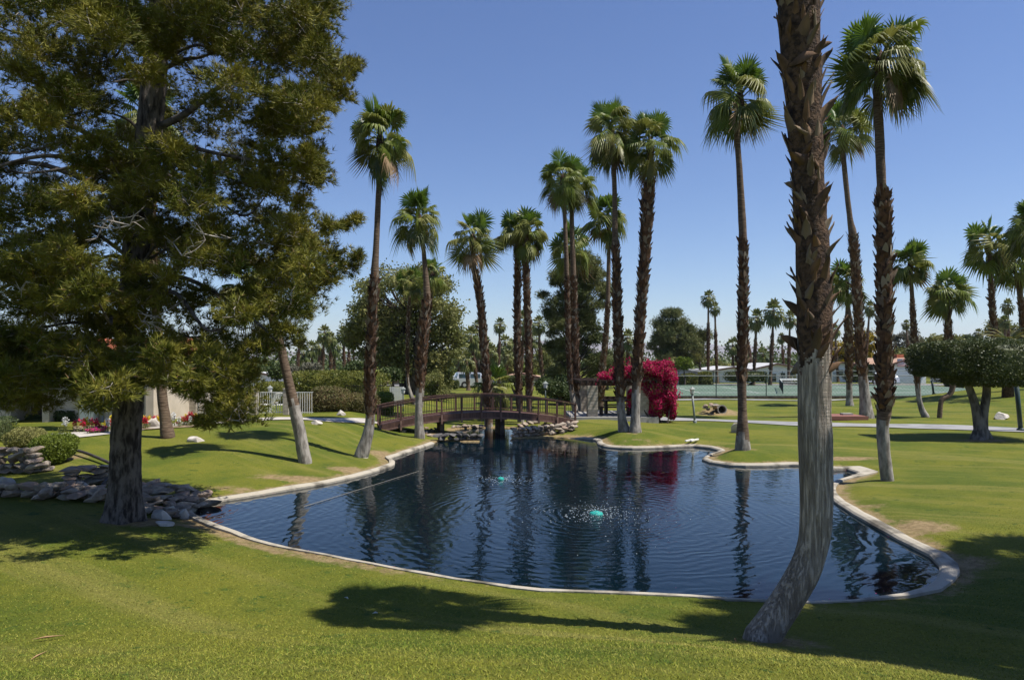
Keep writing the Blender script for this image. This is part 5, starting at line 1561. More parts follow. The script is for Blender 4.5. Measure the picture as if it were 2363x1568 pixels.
for k in range(78):
    t = k / 77
    x = 318 + 168 * g.random(); fy = g.random()
    yy = 15.2 + 2.1 * fy; xw = wx(x, yy)
    if x > 440 and fy < 0.35: continue
    z = max(hh(xw, yy), 0.0) + 0.03 + 0.26 * fy * (1 - max(0, (x - 400) / 110)) + g.uniform(0, 0.05)
    rows.append((xw, yy, z, g.uniform(0.13, 0.34), g.uniform(0.11, 0.22), g.uniform(0.045, 0.11)))
pile('cascade_rocks', 'sunlit flat slabs of the cascade right of the pine trunk', 'rocks', rows, ROCK, 14)

def boulder(label, px, py, w, h, seed, Y=None, dep=0.8, group='boulders on the lawn'):
    p = hit(px, py) if Y is None else np.array((wx(px, Y), Y, hh(wx(px, Y), Y)))
    s = p[1] / F
    o = ob('boulder', BOUL[seed % len(BOUL)].copy(), None, None, (p[0], p[1], p[2] + h * s * 0.30))
    o.scale = (w * s / 2, w * s / 2 * dep, h * s * 0.72); o.rotation_euler = (0, 0, seed * 1.3)
    if abs(math.sin(seed * 1.3)) > 0.5: o.rotation_euler = (0, 0, 0.3 * math.sin(seed))
    tag(o, label, 'boulder', group)
boulder('large pale boulder behind the pale-footed palm', 354, 985, 42, 26, 1)
boulder('low wedge boulder right of the pale-footed palm', 452, 1018, 40, 14, 2)
boulder('small round boulder on the lawn beside the footpath', 731, 979, 27, 10, 3)
boulder('rough grey boulder below the large rounded shrub', 788, 958, 27, 13, 4)
boulder('pale boulder behind the palm on the grassy point', 1708, 997, 46, 23, 5)
boulder('smooth boulder on the right bank beyond the topiary tree', 2308, 966, 38, 16, 6)
boulder('rounded pale boulder on the shaded rocks left of the pine', 183, 1118, 46, 26, 7, 17.0)
boulder('smaller pale boulder at the left of the shaded rocks', 135, 1122, 40, 26, 8, 16.9)
boulder('dark boulder lowest on the left in the shade', 12, 1105, 44, 24, 9, 17.6)
boulder('small stone by the dry stone wall top', 86, 1030, 30, 14, 10)
boulder('flat stone lying at the foot of the pine', 378, 1212, 50, 10, 11)
boulder('brownish rock at the far edge of the sunlit slabs', 395, 1172, 26, 22, 12, 15.5)
boulder('grey rock at the water end of the sunlit slabs', 425, 1176, 26, 26, 13, 15.3)
boulder('dark wet rock at the water line of the cascade', 372, 1192, 44, 26, 14, 14.95)

# culvert in the far lawn
def culvert():
    p = np.array((13.2, 43.1, hh(13.2, 43.1)))
    root = thing('culvert', 'round concrete culvert pipe mouth in the far lawn', 'culvert', p)
    r = 0.30; a = np.linspace(0, 2 * np.pi, 20, endpoint=False)
    mb = MB(); V = []
    for rr, y in ((r, -0.25), (r * 0.78, -0.25), (r * 0.78, 1.2), (r, 1.2)):
        V += [(math.cos(t) * rr, y, math.sin(t) * rr + r * 0.6) for t in a]
    Q = []
    for k in range(3):
        for j in range(20):
            Q.append((k * 20 + j, k * 20 + (j + 1) % 20, (k + 1) * 20 + (j + 1) % 20, (k + 1) * 20 + j))
    mb.add(V, np.array(Q)).build('pipe', M['slab'], root, smooth=False)
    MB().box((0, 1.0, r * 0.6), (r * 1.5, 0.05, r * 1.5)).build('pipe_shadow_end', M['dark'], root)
    gg = np.random.default_rng(3)
    for k in range(12):
        inst('stone', ROCK[k % 8], root, (-0.35 - gg.random() * 0.75, gg.normal() * 0.15 - 0.1, 0.1 + gg.random() * 0.45), (0, 0, gg.random() * 6), (0.2, 0.16, 0.10))
culvert()

def platform():
    p = hit(1940, 965)
    root = thing('wooden_platform', 'low red-brown wooden platform beside the short palm', 'platform', p)
    w = 82 * p[1] / F
    pl = MB().box((0, 0, 0), (w, 0.28, 0.06)).mesh('plank'); pl.materials.append(M['plank_red'])
    for k in range(6):
        inst('plank', pl, root, (0, -0.75 + k * 0.30, 0.17))
    MB().box((0, -0.92, 0.09), (w, 0.05, 0.20)).build('fascia', M['plank_red'], root)
    for s in (-1, 1):
        MB().box((s * (w / 2 + 0.02), -0.02, 0.09), (0.05, 1.84, 0.20)).build('side_board', M['plank_red'], root)
    MB().box((0.35, 0.1, 0.245), (0.55, 0.4, 0.09)).build('cover', M['slab'], root)
platform()

# sticks on the kerb, pipe on the bank, line across the water
p = hit(1590, 1024)
tag(MB().box((0, 0, 0.16), (0.75, 0.07, 0.05), rot=rotz(0.9)).box((0.22, 0, 0.17), (0.75, 0.07, 0.05), rot=rotz(0.9)).build('timber_offcuts', M['white'], loc=p), 'two pale timber battens lying on the kerb', 'battens')
pts = catmull(np.array([hit(140, 1040) + (0, 0, 0.10), hit(185, 1052) + (0, 0, 0.16), hit(225, 1066) + (0, 0, 0.14), hit(262, 1080) + (0, 0, 0.10)]), 8)
tag(MB().tube(pts, 0.045, 10).build('drain_pipe', M['pipe'], smooth=True), 'dark flexible pipe running down the bank behind the pine', 'pipe')
pts = catmull(np.array([hit(222, 1152) + (0, 0, 0.1), hit(245, 1128) + (0, 0, 0.22), hit(262, 1118) + (0, 0, 0.18)]), 6)
tag(MB().tube(pts, 0.035, 8).build('drain_pipe', M['pipe'], smooth=True), 'short grey pipe end above the cascade rocks', 'pipe')
a = _unp((700, 1168), 0.02); b_ = _unp((966, 1086), 0.02)
tt = np.linspace(0, 1, 20)
tag(MB().tube(np.stack([a[0] + (b_[0] - a[0]) * tt, a[1] + (b_[1] - a[1]) * tt, 0.018 + 0 * tt], -1), 0.007, 5).build('guide_line', M['rope']), 'thin guide line floating across the left of the pond', 'rope')

# ================================================================== FOUNTAINS
def fountain(label, c, scale, seed, n):
    g = np.random.default_rng(seed)
    root = thing('aerator_fountain', label, 'fountain', (c[0], c[1], 0), 0, 'pond aerators')
    MB().tube([(0, 0, -0.3), (0, 0, 0.02), (0, 0, 0.05), (0, 0, 0.085)], [0.17 * scale, 0.17 * scale, 0.15 * scale, 0.05 * scale], 18).build('float_head', M['teal'], root, smooth=False)
    # droplets and bubbles: small splashed blobs
    bm = bmesh.new(); bmesh.ops.create_icosphere(bm, subdivisions=1, radius=1.0)
    V0 = np.array([v.co[:] for v in bm.verts]); F0 = np.array([[q.index for q in f.verts] for f in bm.faces]); bm.free()
    mb = MB()
    for k in range(n):
        r = abs(g.normal()) * 0.85 * scale + 0.12 * g.random()
        if g.random() < 0.25: r *= 1.8
        a = g.uniform(0, 2 * np.pi)
        s = g.uniform(0.0035, 0.011) if r < 1.1 * scale else g.uniform(0.003, 0.009)
        z = 0.004 if g.random() < 0.55 else g.uniform(0.0, 0.12) * math.exp(-r)
        mb.add(V0 * s * np.array((g.uniform(0.8, 2.0), g.uniform(0.8, 1.6), 0.7)) + np.array((r * math.cos(a), r * math.sin(a), z)), None, F0)
    stuffpart(mb.build('spray', M['foam'], root, smooth=True))
fountain('bubbling teal aerator with splashes in the middle of the pond', FC, 0.95, 1, 480)
fountain('smaller teal aerator nearer the bridge', FC2, 0.6, 2, 200)

# floating petals along the near and right edges
def litter():
    g = np.random.default_rng(12)
    mb = MB()
    for k in range(260):
        i = g.integers(len(POND)); p = POND[i] + g.normal(size=2) * 0.22
        if not (p[0] > 2.5 and p[1] < 15): 
            if g.random() < 0.7: continue
        if pond_sd(p[:1], p[1:])[0] > -0.02: continue
        v, q = leaf_cloud(np.array([(p[0], p[1], 0.006)]), 0.035, g); v[:, 2] = 0.006 + 0.002 * g.random(4)
        mb.add(v, q)
    o = mb.build('floating_petals', M['flower_pink']); o['kind'] = 'stuff'; o['label'] = 'pink petals floating along the pond edge'; o['category'] = 'petals'
litter()
def lawn_litter():
    g = np.random.default_rng(13)
    spots = [(112,1478,0.16,'dry palm leaf scrap lying on the lawn at lower left'),(92,1520,0.10,'small reddish dead leaf at the very lower left'),(800,1385,0.05,'tiny white scrap left of the palm shadow'),(865,1420,0.04,'tiny pale petal under the palm shadow tip'),(1695,1482,0.06,'small dry twig scrap right of the palm foot')]
    for k, (px, py, s, lab) in enumerate(spots):
        p = hit(px, py)
        V = np.array([(-s, 0, 0.03), (-s * 0.2, s * 0.16, 0.045), (s, 0.02, 0.035), (-s * 0.2, -s * 0.16, 0.05), (-s * 0.1, 0, 0.03)])
        o = MB().add(V, None, [(0, 4, 1), (1, 4, 2), (2, 4, 3), (3, 4, 0)]).build('dead_leaf', M['dryleaf'] if k not in (2, 3) else M['flower_white'], loc=p)
        o.rotation_euler = (0, 0, 0.3 + k)
        tag(o, lab, 'leaf', 'litter on the near lawn')
lawn_litter()

# ================================================================== LEFT: HOUSE, FLOWERS, FENCE
def left_house():
    Yf = 29.6
    X = lambda px: wx(px, Yf)
    gz = hh(X(250), Yf) - 0.15
    root = thing('stucco_house', 'beige stucco house with red tile roof behind the pine', 'house', (X(150), Yf, gz))
    o = np.array((X(150), Yf, gz))
    hw = wz(822, Yf) - gz
    def wall(x0, x1, y0, y1, z0, z1, name='wall', m='stucco'):
        return MB().box(((X(x0) + X(x1)) / 2 - o[0], (y0 + y1) / 2 - o[1], (z0 + z1) / 2), (X(x1) - X(x0), y1 - y0, z1 - z0)).build(name, M[m], root)
    wall(-420, 24, Yf, Yf + 6, -0.2, hw)
    wall(24, 102, Yf + 1.2, Yf + 6, -0.2, hw)
    wall(102, 366, Yf + 0.05, Yf + 6, -0.2, hw)
    wall(346, 364, Yf - 0.35, Yf + 0.04, -0.2, hw - 0.1, 'pilaster')
    wall(110, 126, Yf - 0.35, Yf + 0.04, -0.2, hw - 0.1, 'pilaster')
    dpart = wall(30, 62, Yf + 1.10, Yf + 1.19, 0, 2.1, 'door', 'beam')
    wall(56, 59, Yf + 1.04, Yf + 1.09, 1.0, 1.1, 'door_handle', 'rim')
    wall(66, 98, Yf + 1.12, Yf + 1.19, 0.0, 2.1, 'screen', 'wood_dark')
    w = wall(196, 208, Yf + 0.0, Yf + 0.045, 0.95, 1.18, 'vent', 'dark')
    wall(194, 226, Yf - 0.32, Yf + 0.02, 0.0, 0.88, 'utility_box', 'white')
    wall(236, 238, Yf - 0.05, Yf + 0.04, 0.0, 1.4, 'conduit', 'stucco_g')
    # tiled roof: rows of barrel tiles on the front slope
    rf = MB().add(np.array([(X(-440) - o[0], -0.7, hw), (X(386) - o[0], -0.7, hw), (X(386) - o[0], 3.2, hw + 0.85), (X(-440) - o[0], 3.2, hw + 0.85),
                           (X(-440) - o[0], 7.0, hw), (X(386) - o[0], 7.0, hw), (X(386) - o[0], -0.7, hw - 0.12), (X(-440) - o[0], -0.7, hw - 0.12)]),
                  [(0, 1, 2, 3), (3, 2, 5, 4), (7, 6, 1, 0)], [(1, 5, 2), (0, 3, 4)]).build('roof', M['tile_red'], root)
    tl = MB().tube([(0, 0, 0), (0, 3.95 * math.cos(0.2146), 3.95 * math.sin(0.2146))], 0.075, 6).mesh('tile_course'); tl.materials.append(M['tile_red'])
    n = 60
    for k in range(n):
        inst('tile_course', tl, rf, (X(-440) - o[0] + (X(386) - X(-440)) * (k + 0.5) / n, -0.74, hw + 0.01))
left_house()

def flower_bed():
    g = np.random.default_rng(33)
    c = hit(290, 990)
    root = thing('flower_bed', 'bed of red, yellow and pink snapdragons along the house wall', 'flower bed', c)
    V = []; 
    soil = [hit(170, 997), hit(340, 992), hit(470, 985), hit(470, 978), hit(340, 980), hit(170, 985)]
    MB().add(np.array(soil) - c + np.array((0, 0, 0.045)), [(0, 1, 4, 5), (1, 2, 3, 4)]).build('soil', M['soil'], root)
    meshes = {}
    for col in ('red', 'yellow', 'pink', 'white'):
        mb = MB()
        for s in range(5):
            x, y = g.normal(size=2) * 0.07; h_ = g.uniform(0.35, 0.55) if col != 'pink' else g.uniform(0.15, 0.25)
            mb.tube([(x, y, 0), (x, y, h_)], 0.008, 4, m=1)
            n = 26
            P = np.stack([x + g.normal(size=n) * 0.032, y + g.normal(size=n) * 0.032, h_ * (0.55 + 0.55 * g.random(n))], -1)
            v, q = leaf_cloud(P, 0.06, g, asp=0.9); mb.add(v, q, None, 0)
        n = 60
        P = np.stack([g.normal(size=n) * 0.10, g.normal(size=n) * 0.10, g.random(n) * 0.25], -1)
        v, q = leaf_cloud(P, 0.07, g); mb.add(v, q, None, 1)
        me = mb.mesh('snapdragon'); me.materials.append(M['flower_' + col]); me.materials.append(M['leaf_olive'])
        meshes[col] = me
    spec = [(200,996,'yellow'),(208,994,'red'),(216,996,'red'),(222,998,'pink'),(230,997,'red'),(236,996,'pink'),(243,993,'yellow'),(250,992,'red'),(256,990,'yellow'),(262,988,'yellow'),(215,1000,'pink'),(206,1001,'pink'),(228,1000,'pink'),(240,998,'pink'),(186,998,'red'),(174,994,'red'),
            (333,988,'yellow'),(338,989,'red'),(345,986,'yellow'),(352,985,'red'),(358,984,'red'),(364,985,'yellow'),(330,990,'red'),(372,984,'red'),(404,983,'white'),(412,982,'pink'),(420,982,'red'),(428,981,'yellow'),(434,982,'red'),(441,981,'red'),(447,981,'red'),(452,980,'yellow'),(416,985,'white'),(440,984,'white'),(146,998,'white'),(247,997,'white')]
    for px, py, col in spec:
        p = hit(px, py); s = g.uniform(0.6, 0.95)
        inst('snapdragon', meshes[col], root, p - c + np.array((0, 0, 0.03)), (0, 0, g.random() * 6), (s, s, s))
flower_bed()

def pool_fence():
    Yf = 32.6
    gz = hh(wx(625, Yf), Yf)
    o = np.array((wx(625, Yf), Yf, gz))
    root = thing('picket_fence', 'cream metal picket fence with block pillars and gate', 'fence', o)
    hp = wz(903, Yf) - gz
    pk = MB().box((0, 0, hp / 2), (0.022, 0.022, hp - 0.10)).mesh('picket'); pk.materials.append(M['white'])
    def panel(x0, x1, name='panel'):
        a, b = wx(x0, Yf) - o[0], wx(x1, Yf) - o[0]
        pr = MB().box(((a + b) / 2, 0, hp - 0.03), (b - a, 0.03, 0.035)).box(((a + b) / 2, 0, 0.12), (b - a, 0.03, 0.035)).build(name, M['white'], root)
        n = int((b - a) / 0.105)
        for k in range(n):
            inst('picket', pk, pr, (a + (b - a) * (k + 0.5) / n, -0.005, 0.0))
    panel(594, 655, 'gate'); panel(668, 722); panel(392, 432); panel(456, 578)
    for x0, x1 in ((580, 594), (655, 667), (436, 456)):
        a, b = wx(x0, Yf) - o[0], wx(x1, Yf) - o[0]; hh_ = hp + 0.10; w = b - a
        pc = MB().box(((a + b) / 2, 0, hh_ / 2 - 0.05), (w - 0.03, w - 0.03, hh_ + 0.1)).build('pillar', M['mortar'], root)
        me = MB().box((0, 0, 0), (w, w, hh_ / 7 - 0.016)).mesh('block'); me.materials.append(M['block'])
        for k in range(7):
            inst('block', me, pc, ((a + b) / 2, 0, (k + 0.5) * hh_ / 7))
        cp = MB().box(((a + b) / 2, 0, hh_ + 0.03), (w + 0.05, w + 0.05, 0.05)).build('cap', M['block'], root)
    lampo = np.array((wx(623, 36), 36.0, gz))
    # low garden edging in front of the shrubs
    e = [hit(667, 955), hit(720, 950), hit(780, 946), hit(850, 943)]
    ribbon('edging_kerb', [q[:2] for q in e], 0.18, M['kerb'], lift=0.06, label='thin pale edging kerb along the shrubs')
    # lounge chairs beyond the gate
    for k, (px, rz, lab) in enumerate(((640, 0.5, 'white slatted lounge chair seen through the gate'), (612, -0.4, 'white lounge chair at the left behind the gate'))):
        yy = 35.0; x = wx(px, yy)
        t = thing('lounge_chair', lab, 'lounge chair', (x, yy, hh(x, yy)), rz, 'pool lounge chairs')
        sl = MB().box((0, 0, 0), (0.09, 0.55, 0.025)).mesh('slat'); sl.materials.append(M['white'])
        for j in range(9): inst('slat', sl, t, (-0.4 + j * 0.11, 0, 0.36))
        for j in range(6): inst('slat', sl, t, (0.55 + j * 0.065, 0, 0.42 + j * 0.10), (0, -1.0, 0))
        for sx in (-0.4, 0.5):
            for sy in (-0.24, 0.24):
                MB().box((sx, sy, 0.17), (0.04, 0.04, 0.34)).build('leg', M['white'], t)
pool_fence()

def far_fence():
    Yf = 42
    x0, x1 = wx(898, Yf), wx(932, Yf); gz = hh(x0, Yf)
    root = thing('white_fence', 'white board fence panel left of the slender palm', 'fence', ((x0 + x1) / 2, Yf, gz))
    hp = wz(892, Yf) - gz
    me = MB().box((0, 0, hp / 2), (0.075, 0.03, hp)).mesh('board'); me.materials.append(M['white'])
    n = 10
    for k in range(n):
        inst('board', me, root, (-(x1 - x0) / 2 + (x1 - x0) * (k + 0.5) / n, 0, 0))
    MB().box((0, 0.04, hp * 0.8), (x1 - x0, 0.04, 0.06)).box((0, 0.04, hp * 0.25), (x1 - x0, 0.04, 0.06)).build('rail', M['white'], root)
    # dark iron fence between shrubs and white fence
    x0, x1 = wx(796, 40.5), wx(905, 40.5); gz = hh((x0 + x1) / 2, 40.5)
    r2 = thing('iron_fence', 'dark iron fence in the shade under the tall hedge', 'fence', ((x0 + x1) / 2, 40.5, gz))
    pk = MB().box((0, 0, 0.62), (0.018, 0.018, 1.24)).mesh('picket'); pk.materials.append(M['iron'])
    for k in range(26):
        inst('picket', pk, r2, (-(x1 - x0) / 2 + (x1 - x0) * (k + 0.5) / 26, 0, 0))
    MB().box((0, 0, 1.2), (x1 - x0, 0.03, 0.03)).box((0, 0, 0.12), (x1 - x0, 0.03, 0.03)).build('rail', M['iron'], r2)
far_fence()

# ================================================================== LAMP POSTS
def lamp(label, px, ytop, ybot, Y=None, style='lantern', w=0.05, m='post_green', lean=0.0):
    if Y is None: p = hit(px, ybot)
    else: p = np.array((wx(px, Y), Y, hh(wx(px, Y), Y)))
    top = wz(ytop, p[1]) - p[2]
    root = thing('lamp_post', label, 'lamp post', p, 0, 'garden lamp posts')
    hp = top - (0.36 if style == 'lantern' else 0.0)
    MB().tube([(0, 0, -0.1), (lean * 0.5, 0, hp / 2), (lean, 0, hp)], w, 10).build('post', M[m], root, smooth=True)
    MB().tube([(0, 0, -0.05), (0, 0, 0.10), (0, 0, 0.14)], [w * 1.9, w * 1.7, w], 10).build('base', M[m], root)
    if style == 'lantern':
        MB().tube([(lean, 0, hp + 0.03), (lean, 0, hp + 0.26)], [0.09, 0.13], 6).build('lantern', M['lamp_glass'], root)
        MB().tube([(lean, 0, hp + 0.262), (lean, 0, hp + 0.34), (lean, 0, hp + 0.40)], [0.17, 0.07, 0.015], 6).build('lantern_roof', M['post_grey'], root)
        MB().tube([(lean, 0, hp - 0.01), (lean, 0, hp + 0.028)], [0.07, 0.11], 6).build('lantern_base', M['post_grey'], root)
    else:
        MB().tube([(lean, 0, hp), (lean, 0, hp + 0.03), (lean, 0, hp + 0.06)], [w * 1.15, w * 1.15, w * 0.4], 10).build('cap', M[m], root)
lamp('lantern post on the lawn right of the bougainvillea', 1603, 893, 975, w=0.055, m='post_grey', lean=-0.14)
lamp('slim lantern post behind the right half of the bridge', 1258, 880, 974, Y=36.4, w=0.032)
lamp('thick dark green post at the right picture edge', 2355, 879, 994, style='plain', w=0.095, lean=-0.22)
lamp('short dark green post near the court corner', 2154, 879, 922, Y=52.5, style='plain', w=0.075, lean=-0.15)
lamp('small lantern on a post behind the left gate', 623, 890, 955, Y=35.8, w=0.04)
lamp('slim lantern post by the white board fence', 930, 893, 935, Y=40.0, w=0.03)

# ================================================================== TENNIS COURT
CZ = 0.52
def court():
    Xa, Xb, Ya, Yb = 13.0, 47.0, 57.5, 84.0
    struct(MB().add([(Xa, Ya, CZ - 0.02), (Xb, Ya, CZ - 0.02), (Xb + 4, Yb, CZ - 0.02), (Xa + 3, Yb, CZ - 0.02)], [(0, 1, 2, 3)]).build('court_surround', M['court_out']))
    struct(MB().add([(Xa + 0.3, Ya + 0.5, CZ), (Xb - 0.3, Ya + 0.5, CZ), (Xb + 3.2, Yb - 0.5, CZ), (Xa + 3.2, Yb - 0.5, CZ)], [(0, 1, 2, 3)]).build('tennis_court', M['court']), 'green hard tennis court beyond the cart path')
    struct(MB().box((30, Ya - 0.05, CZ - 0.12), (34.4, 0.12, 0.32)).build('court_kerb', M['wood_dark']))
    x0, x1, y0, y1 = 17.5, 41.3, 63.5, 77.0
    k = 0
    def line(ax, ay, bx, by):
        d = np.array((bx - ax, by - ay)); L = np.linalg.norm(d)
        o = MB().box((0, 0, 0), (L, 0.09, 0.008)).build('court_line', M['line'], loc=((ax + bx) / 2, (ay + by) / 2, CZ + 0.006))
        o.rotation_euler = (0, 0, math.atan2(d[1], d[0]))
        struct(o)
    sk = 0.06
    for y in (y0, y0 + 1.8, y1 - 1.8, y1):
        line(x0 + (y - y0) * sk, y, x1 + (y - y0) * sk, y)
    for x in (x0, x1, x0 + 5.5, x1 - 5.5):
        line(x, y0 + 0.05, x + (y1 - y0) * sk, y1 - 0.05)
    # net
    a = np.array((24.6, 62.0, CZ)); bq = np.array((29.6, 75.5, CZ))
    root = thing('tennis_net', 'black tennis net with white tape across the green court', 'tennis net', a, math.atan2(bq[1] - a[1], bq[0] - a[0]))
    L = np.linalg.norm(bq - a)
    for s in (0, L):
        MB().tube([(s, 0, -0.02), (s, 0, 1.10)], 0.045, 10).build('post', M['post_green'], root)
    MB().box((L / 2, 0, 0.99), (L - 0.1, 0.035, 0.09)).build('tape', M['white'], root)
    mb = MB()
    for k in range(int(L / 0.10)):
        mb.box((0.05 + k * 0.10, 0, 0.50), (0.012, 0.006, 0.88))
    for k in range(9):
        mb.box((L / 2, 0.004, 0.10 + k * 0.10), (L - 0.1, 0.006, 0.012))
    mb.build('netting', M['net'], root)
    # fences
    def fence(lab, P0, P1, n):
        P0 = np.array(P0); P1 = np.array(P1)
        root = thing('chain_link_fence', lab, 'fence', (*P0, CZ), math.atan2(P1[1] - P0[1], P1[0] - P0[0]), 'court fences')
        L = np.linalg.norm(P1 - P0); hf = 1.75
        po = MB().tube([(0, 0, -0.2), (0, 0, hf)], 0.04, 8).mesh('post'); po.materials.append(M['post_green'])
        for k in range(n + 1):
            inst('post', po, root, (L * k / n, 0, 0))
        MB().tube([(0, 0, hf - 0.01), (L, 0, hf - 0.01)], 0.03, 6).build('top_rail', M['post_grey'], root)
        MB().tube([(0, 0, 0.06), (L, 0, 0.06)], 0.015, 6).build('bottom_wire', M['post_green'], root)
        mb = MB(); s = 0.30
        for k in range(int((L + hf) / s)):
            for sg in (1, -1):
                x0_ = k * s - (hf if sg > 0 else 0)
                a0 = max(x0_, 0); a1 = min(x0_ + hf, L)
                if a1 - a0 < 0.1: continue
                za, zb = (a0 - x0_, a1 - x0_) if sg > 0 else (hf - (a0 - x0_), hf - (a1 - x0_))
                mb.tube([(a0, 0, za), (a1, 0, zb)], 0.0035, 3, cap=False)
        mb.build('wire_mesh', M['post_green'], root)
    fence('near fence of the tennis court with grey top rail', (13.0, 57.6), (46.8, 57.6), 8)
    fence('far fence of the tennis court beside the street', (16.2, 83.6), (50.0, 83.6), 8)
    fence('left end fence of the tennis court behind the bougainvillea', (13.05, 57.9), (16.1, 83.4), 6)
    # white bench beyond net
    t = thing('court_bench', 'small white bench by the far court fence', 'bench', (wx(1831, 80), 80, CZ))
    MB().box((0, 0, 0.45), (3.0, 0.3, 0.06)).build('seat', M['white'], t); MB().box((0, 0.2, 0.8), (3.0, 0.05, 0.25)).build('backrest', M['white'], t)
    for s in (-1.3, 1.3): MB().box((s, 0.1, 0.21), (0.08, 0.3, 0.42)).build('leg', M['white'], t)
court()

# ================================================================== HOUSES
def gable_house(label, Y, x0, x1, eave, ridge, depth, wallm, roofm, windows=(), doors=(), ground_py=892, extra=None, fas='fascia'):
    X = lambda px: wx(px, Y)
    cx = (X(x0) + X(x1)) / 2; gz = hh(cx, Y)
    o = np.array((cx, Y, gz))
    root = thing('house', label, 'house', o, 0, 'houses along the street')
    a, b = X(x0) - cx, X(x1) - cx
    ze = wz(eave, Y) - gz; rx = X(ridge[0]) - cx; zr = wz(ridge[1], Y) - gz
    V = [(a, 0, -0.1), (b, 0, -0.1), (b, 0, ze), (rx, 0, zr), (a, 0, ze), (a, depth, -0.1), (b, depth, -0.1), (b, depth, ze), (rx, depth, zr), (a, depth, ze)]
    MB().add(V, [(0, 1, 2, 4), (5, 9, 7, 6), (0, 4, 9, 5), (1, 6, 7, 2)], [(4, 2, 3), (9, 8, 7)]).build('wall', M[wallm], root)
    oh = 0.45
    for s, (xe, sg) in enumerate(((a, -1), (b, 1))):
        dx = rx - xe; sl = (zr - ze) / abs(dx)
        xo = xe + sg * oh; zo = ze - sl * oh
        t = 0.12
        P = [(xo, -oh, zo), (rx, -oh, zr), (rx, depth + oh, zr), (xo, depth + oh, zo)]
        P = np.array(P) + np.array((0, 0, 0.01)); P2 = P + np.array((0, 0, t))
        MB().add(np.concatenate([P, P2]), [(0, 1, 2, 3), (4, 7, 6, 5), (0, 4, 5, 1), (2, 6, 7, 3), (0, 3, 7, 4), (1, 5, 6, 2)]).build('roof', M[roofm], root)
        Q = np.array([(xo, -oh - 0.03, zo - 0.10), (rx, -oh - 0.03, zr - 0.10), (rx, -oh - 0.03, zr + 0.10), (xo, -oh - 0.03, zo + 0.10)])
        MB().add(np.concatenate([Q, Q + np.array((0, 0.028, 0))]), [(0, 1, 2, 3), (4, 7, 6, 5), (0, 4, 5, 1), (3, 2, 6, 7), (0, 3, 7, 4), (1, 5, 6, 2)]).build('fascia', M[fas], root)
    for (wx0, wx1, wy0, wy1) in windows:
        xa, xb = X(wx0) - cx, X(wx1) - cx; za, zb = wz(wy1, Y) - gz, wz(wy0, Y) - gz
        f = MB()
        for bx_, sz in ((((xa + xb) / 2, -0.04, za - 0.04), (xb - xa + 0.16, 0.08, 0.08)), (((xa + xb) / 2, -0.04, zb + 0.04), (xb - xa + 0.16, 0.08, 0.08)),
                        ((xa - 0.04, -0.04, (za + zb) / 2), (0.08, 0.08, zb - za)), ((xb + 0.04, -0.04, (za + zb) / 2), (0.08, 0.08, zb - za)), (((xa + xb) / 2, -0.04, (za + zb) / 2), (xb - xa, 0.07, 0.06))):
            f.box(bx_, sz)
        w = f.build('window', M['white'], root)
        MB().box(((xa + xb) / 2, -0.012, (za + zb) / 2), (xb - xa, 0.02, zb - za)).build('pane', M['glass'], w)
    for (dx0, dx1, dy0, nm, m) in doors:
        xa, xb = X(dx0) - cx, X(dx1) - cx; zb = wz(dy0, Y) - gz
        dd = MB().box(((xa + xb) / 2, -0.03, zb / 2), (xb - xa, 0.06, zb)).build(nm, M[m], root)
        if nm == 'garage_door':
            me = MB().box((0, 0, 0), (xb - xa - 0.1, 0.02, zb / 4 - 0.04)).mesh('panel'); me.materials.append(M[m])
            for k in range(4):
                inst('panel', me, dd, ((xa + xb) / 2, -0.07, (k + 0.5) * zb / 4))
        else:
            MB().box((xb - 0.12, -0.08, zb * 0.48), (0.05, 0.04, 0.12)).build('handle', M['rim'], dd)
    return root, o, X
gable_house('white garage house with brown fascia left of the foreground trunk', 97, 1648, 1737, 854, (1690, 847), 9, 'stucco_w', 'roof_white', doors=[(1660, 1728, 866, 'garage_door', 'stucco_w')])
gable_house('white house with four dark windows beyond the tennis court', 98, 1737, 1858, 851, (1790, 839), 10, 'stucco_w', 'roof_white',
            windows=[(1757,1769,862,880),(1778,1790,862,880),(1800,1811,860,878),(1822,1833,858,876)], doors=[(1842, 1852, 862, 'door', 'white')])
gable_house('shaded white house with porch right of the foreground trunk', 100, 1915, 2040, 846, (1935, 836), 10, 'stucco_w', 'roof_grey', windows=[(1934,1945,853,866),(1953,1985,850,880)], doors=[(1922, 1932, 858, 'door', 'stucco_g')])
hroot, ho, hX = gable_house('white gabled garage house with a wall flag', 94, 2054, 2136, 840, (2094, 827), 10, 'stucco_w', 'roof_tan', doors=[(2062, 2124, 851, 'garage_door', 'stucco_w')])
MB().box((0.4, 3.0, wz(822, 97) - ho[2] - 0.3), (1.0, 0.8, 1.2)).build('chimney', M['tile_red'], hroot)
gable_house('house with tan roof right of the bougainvillea', 90, 1540, 1614, 856, (1560, 847), 10, 'stucco_g', 'roof_tan', windows=[(1552,1560,868,880),(1600,1608,868,884)], fas='white')
gable_house('house with grey roof and open carport behind the silver car', 88, 1016, 1122, 880, (1096, 869), 9, 'stucco', 'roof_grey', windows=[(1064,1074,888,902)], doors=[(1082, 1110, 884, 'carport', 'dark')])  # dark panel on the front wall stands in for shade inside the carport
gable_house('tan-roofed house behind the twin palms', 92, 1150, 1262, 874, (1205, 862), 9, 'stucco', 'roof_tan', windows=[(1238,1252,884,896),(1175,1186,884,896)])
gable_house('low pale house behind the white board fence', 90, 880, 990, 884, (930, 876), 9, 'stucco', 'roof_tan', windows=[(910,920,888,900)])
gable_house('white-walled house low behind the shade tree', 84, 1268, 1350, 880, (1300, 870), 9, 'stucco_w', 'roof_white', windows=[(1300,1312,884,896)])
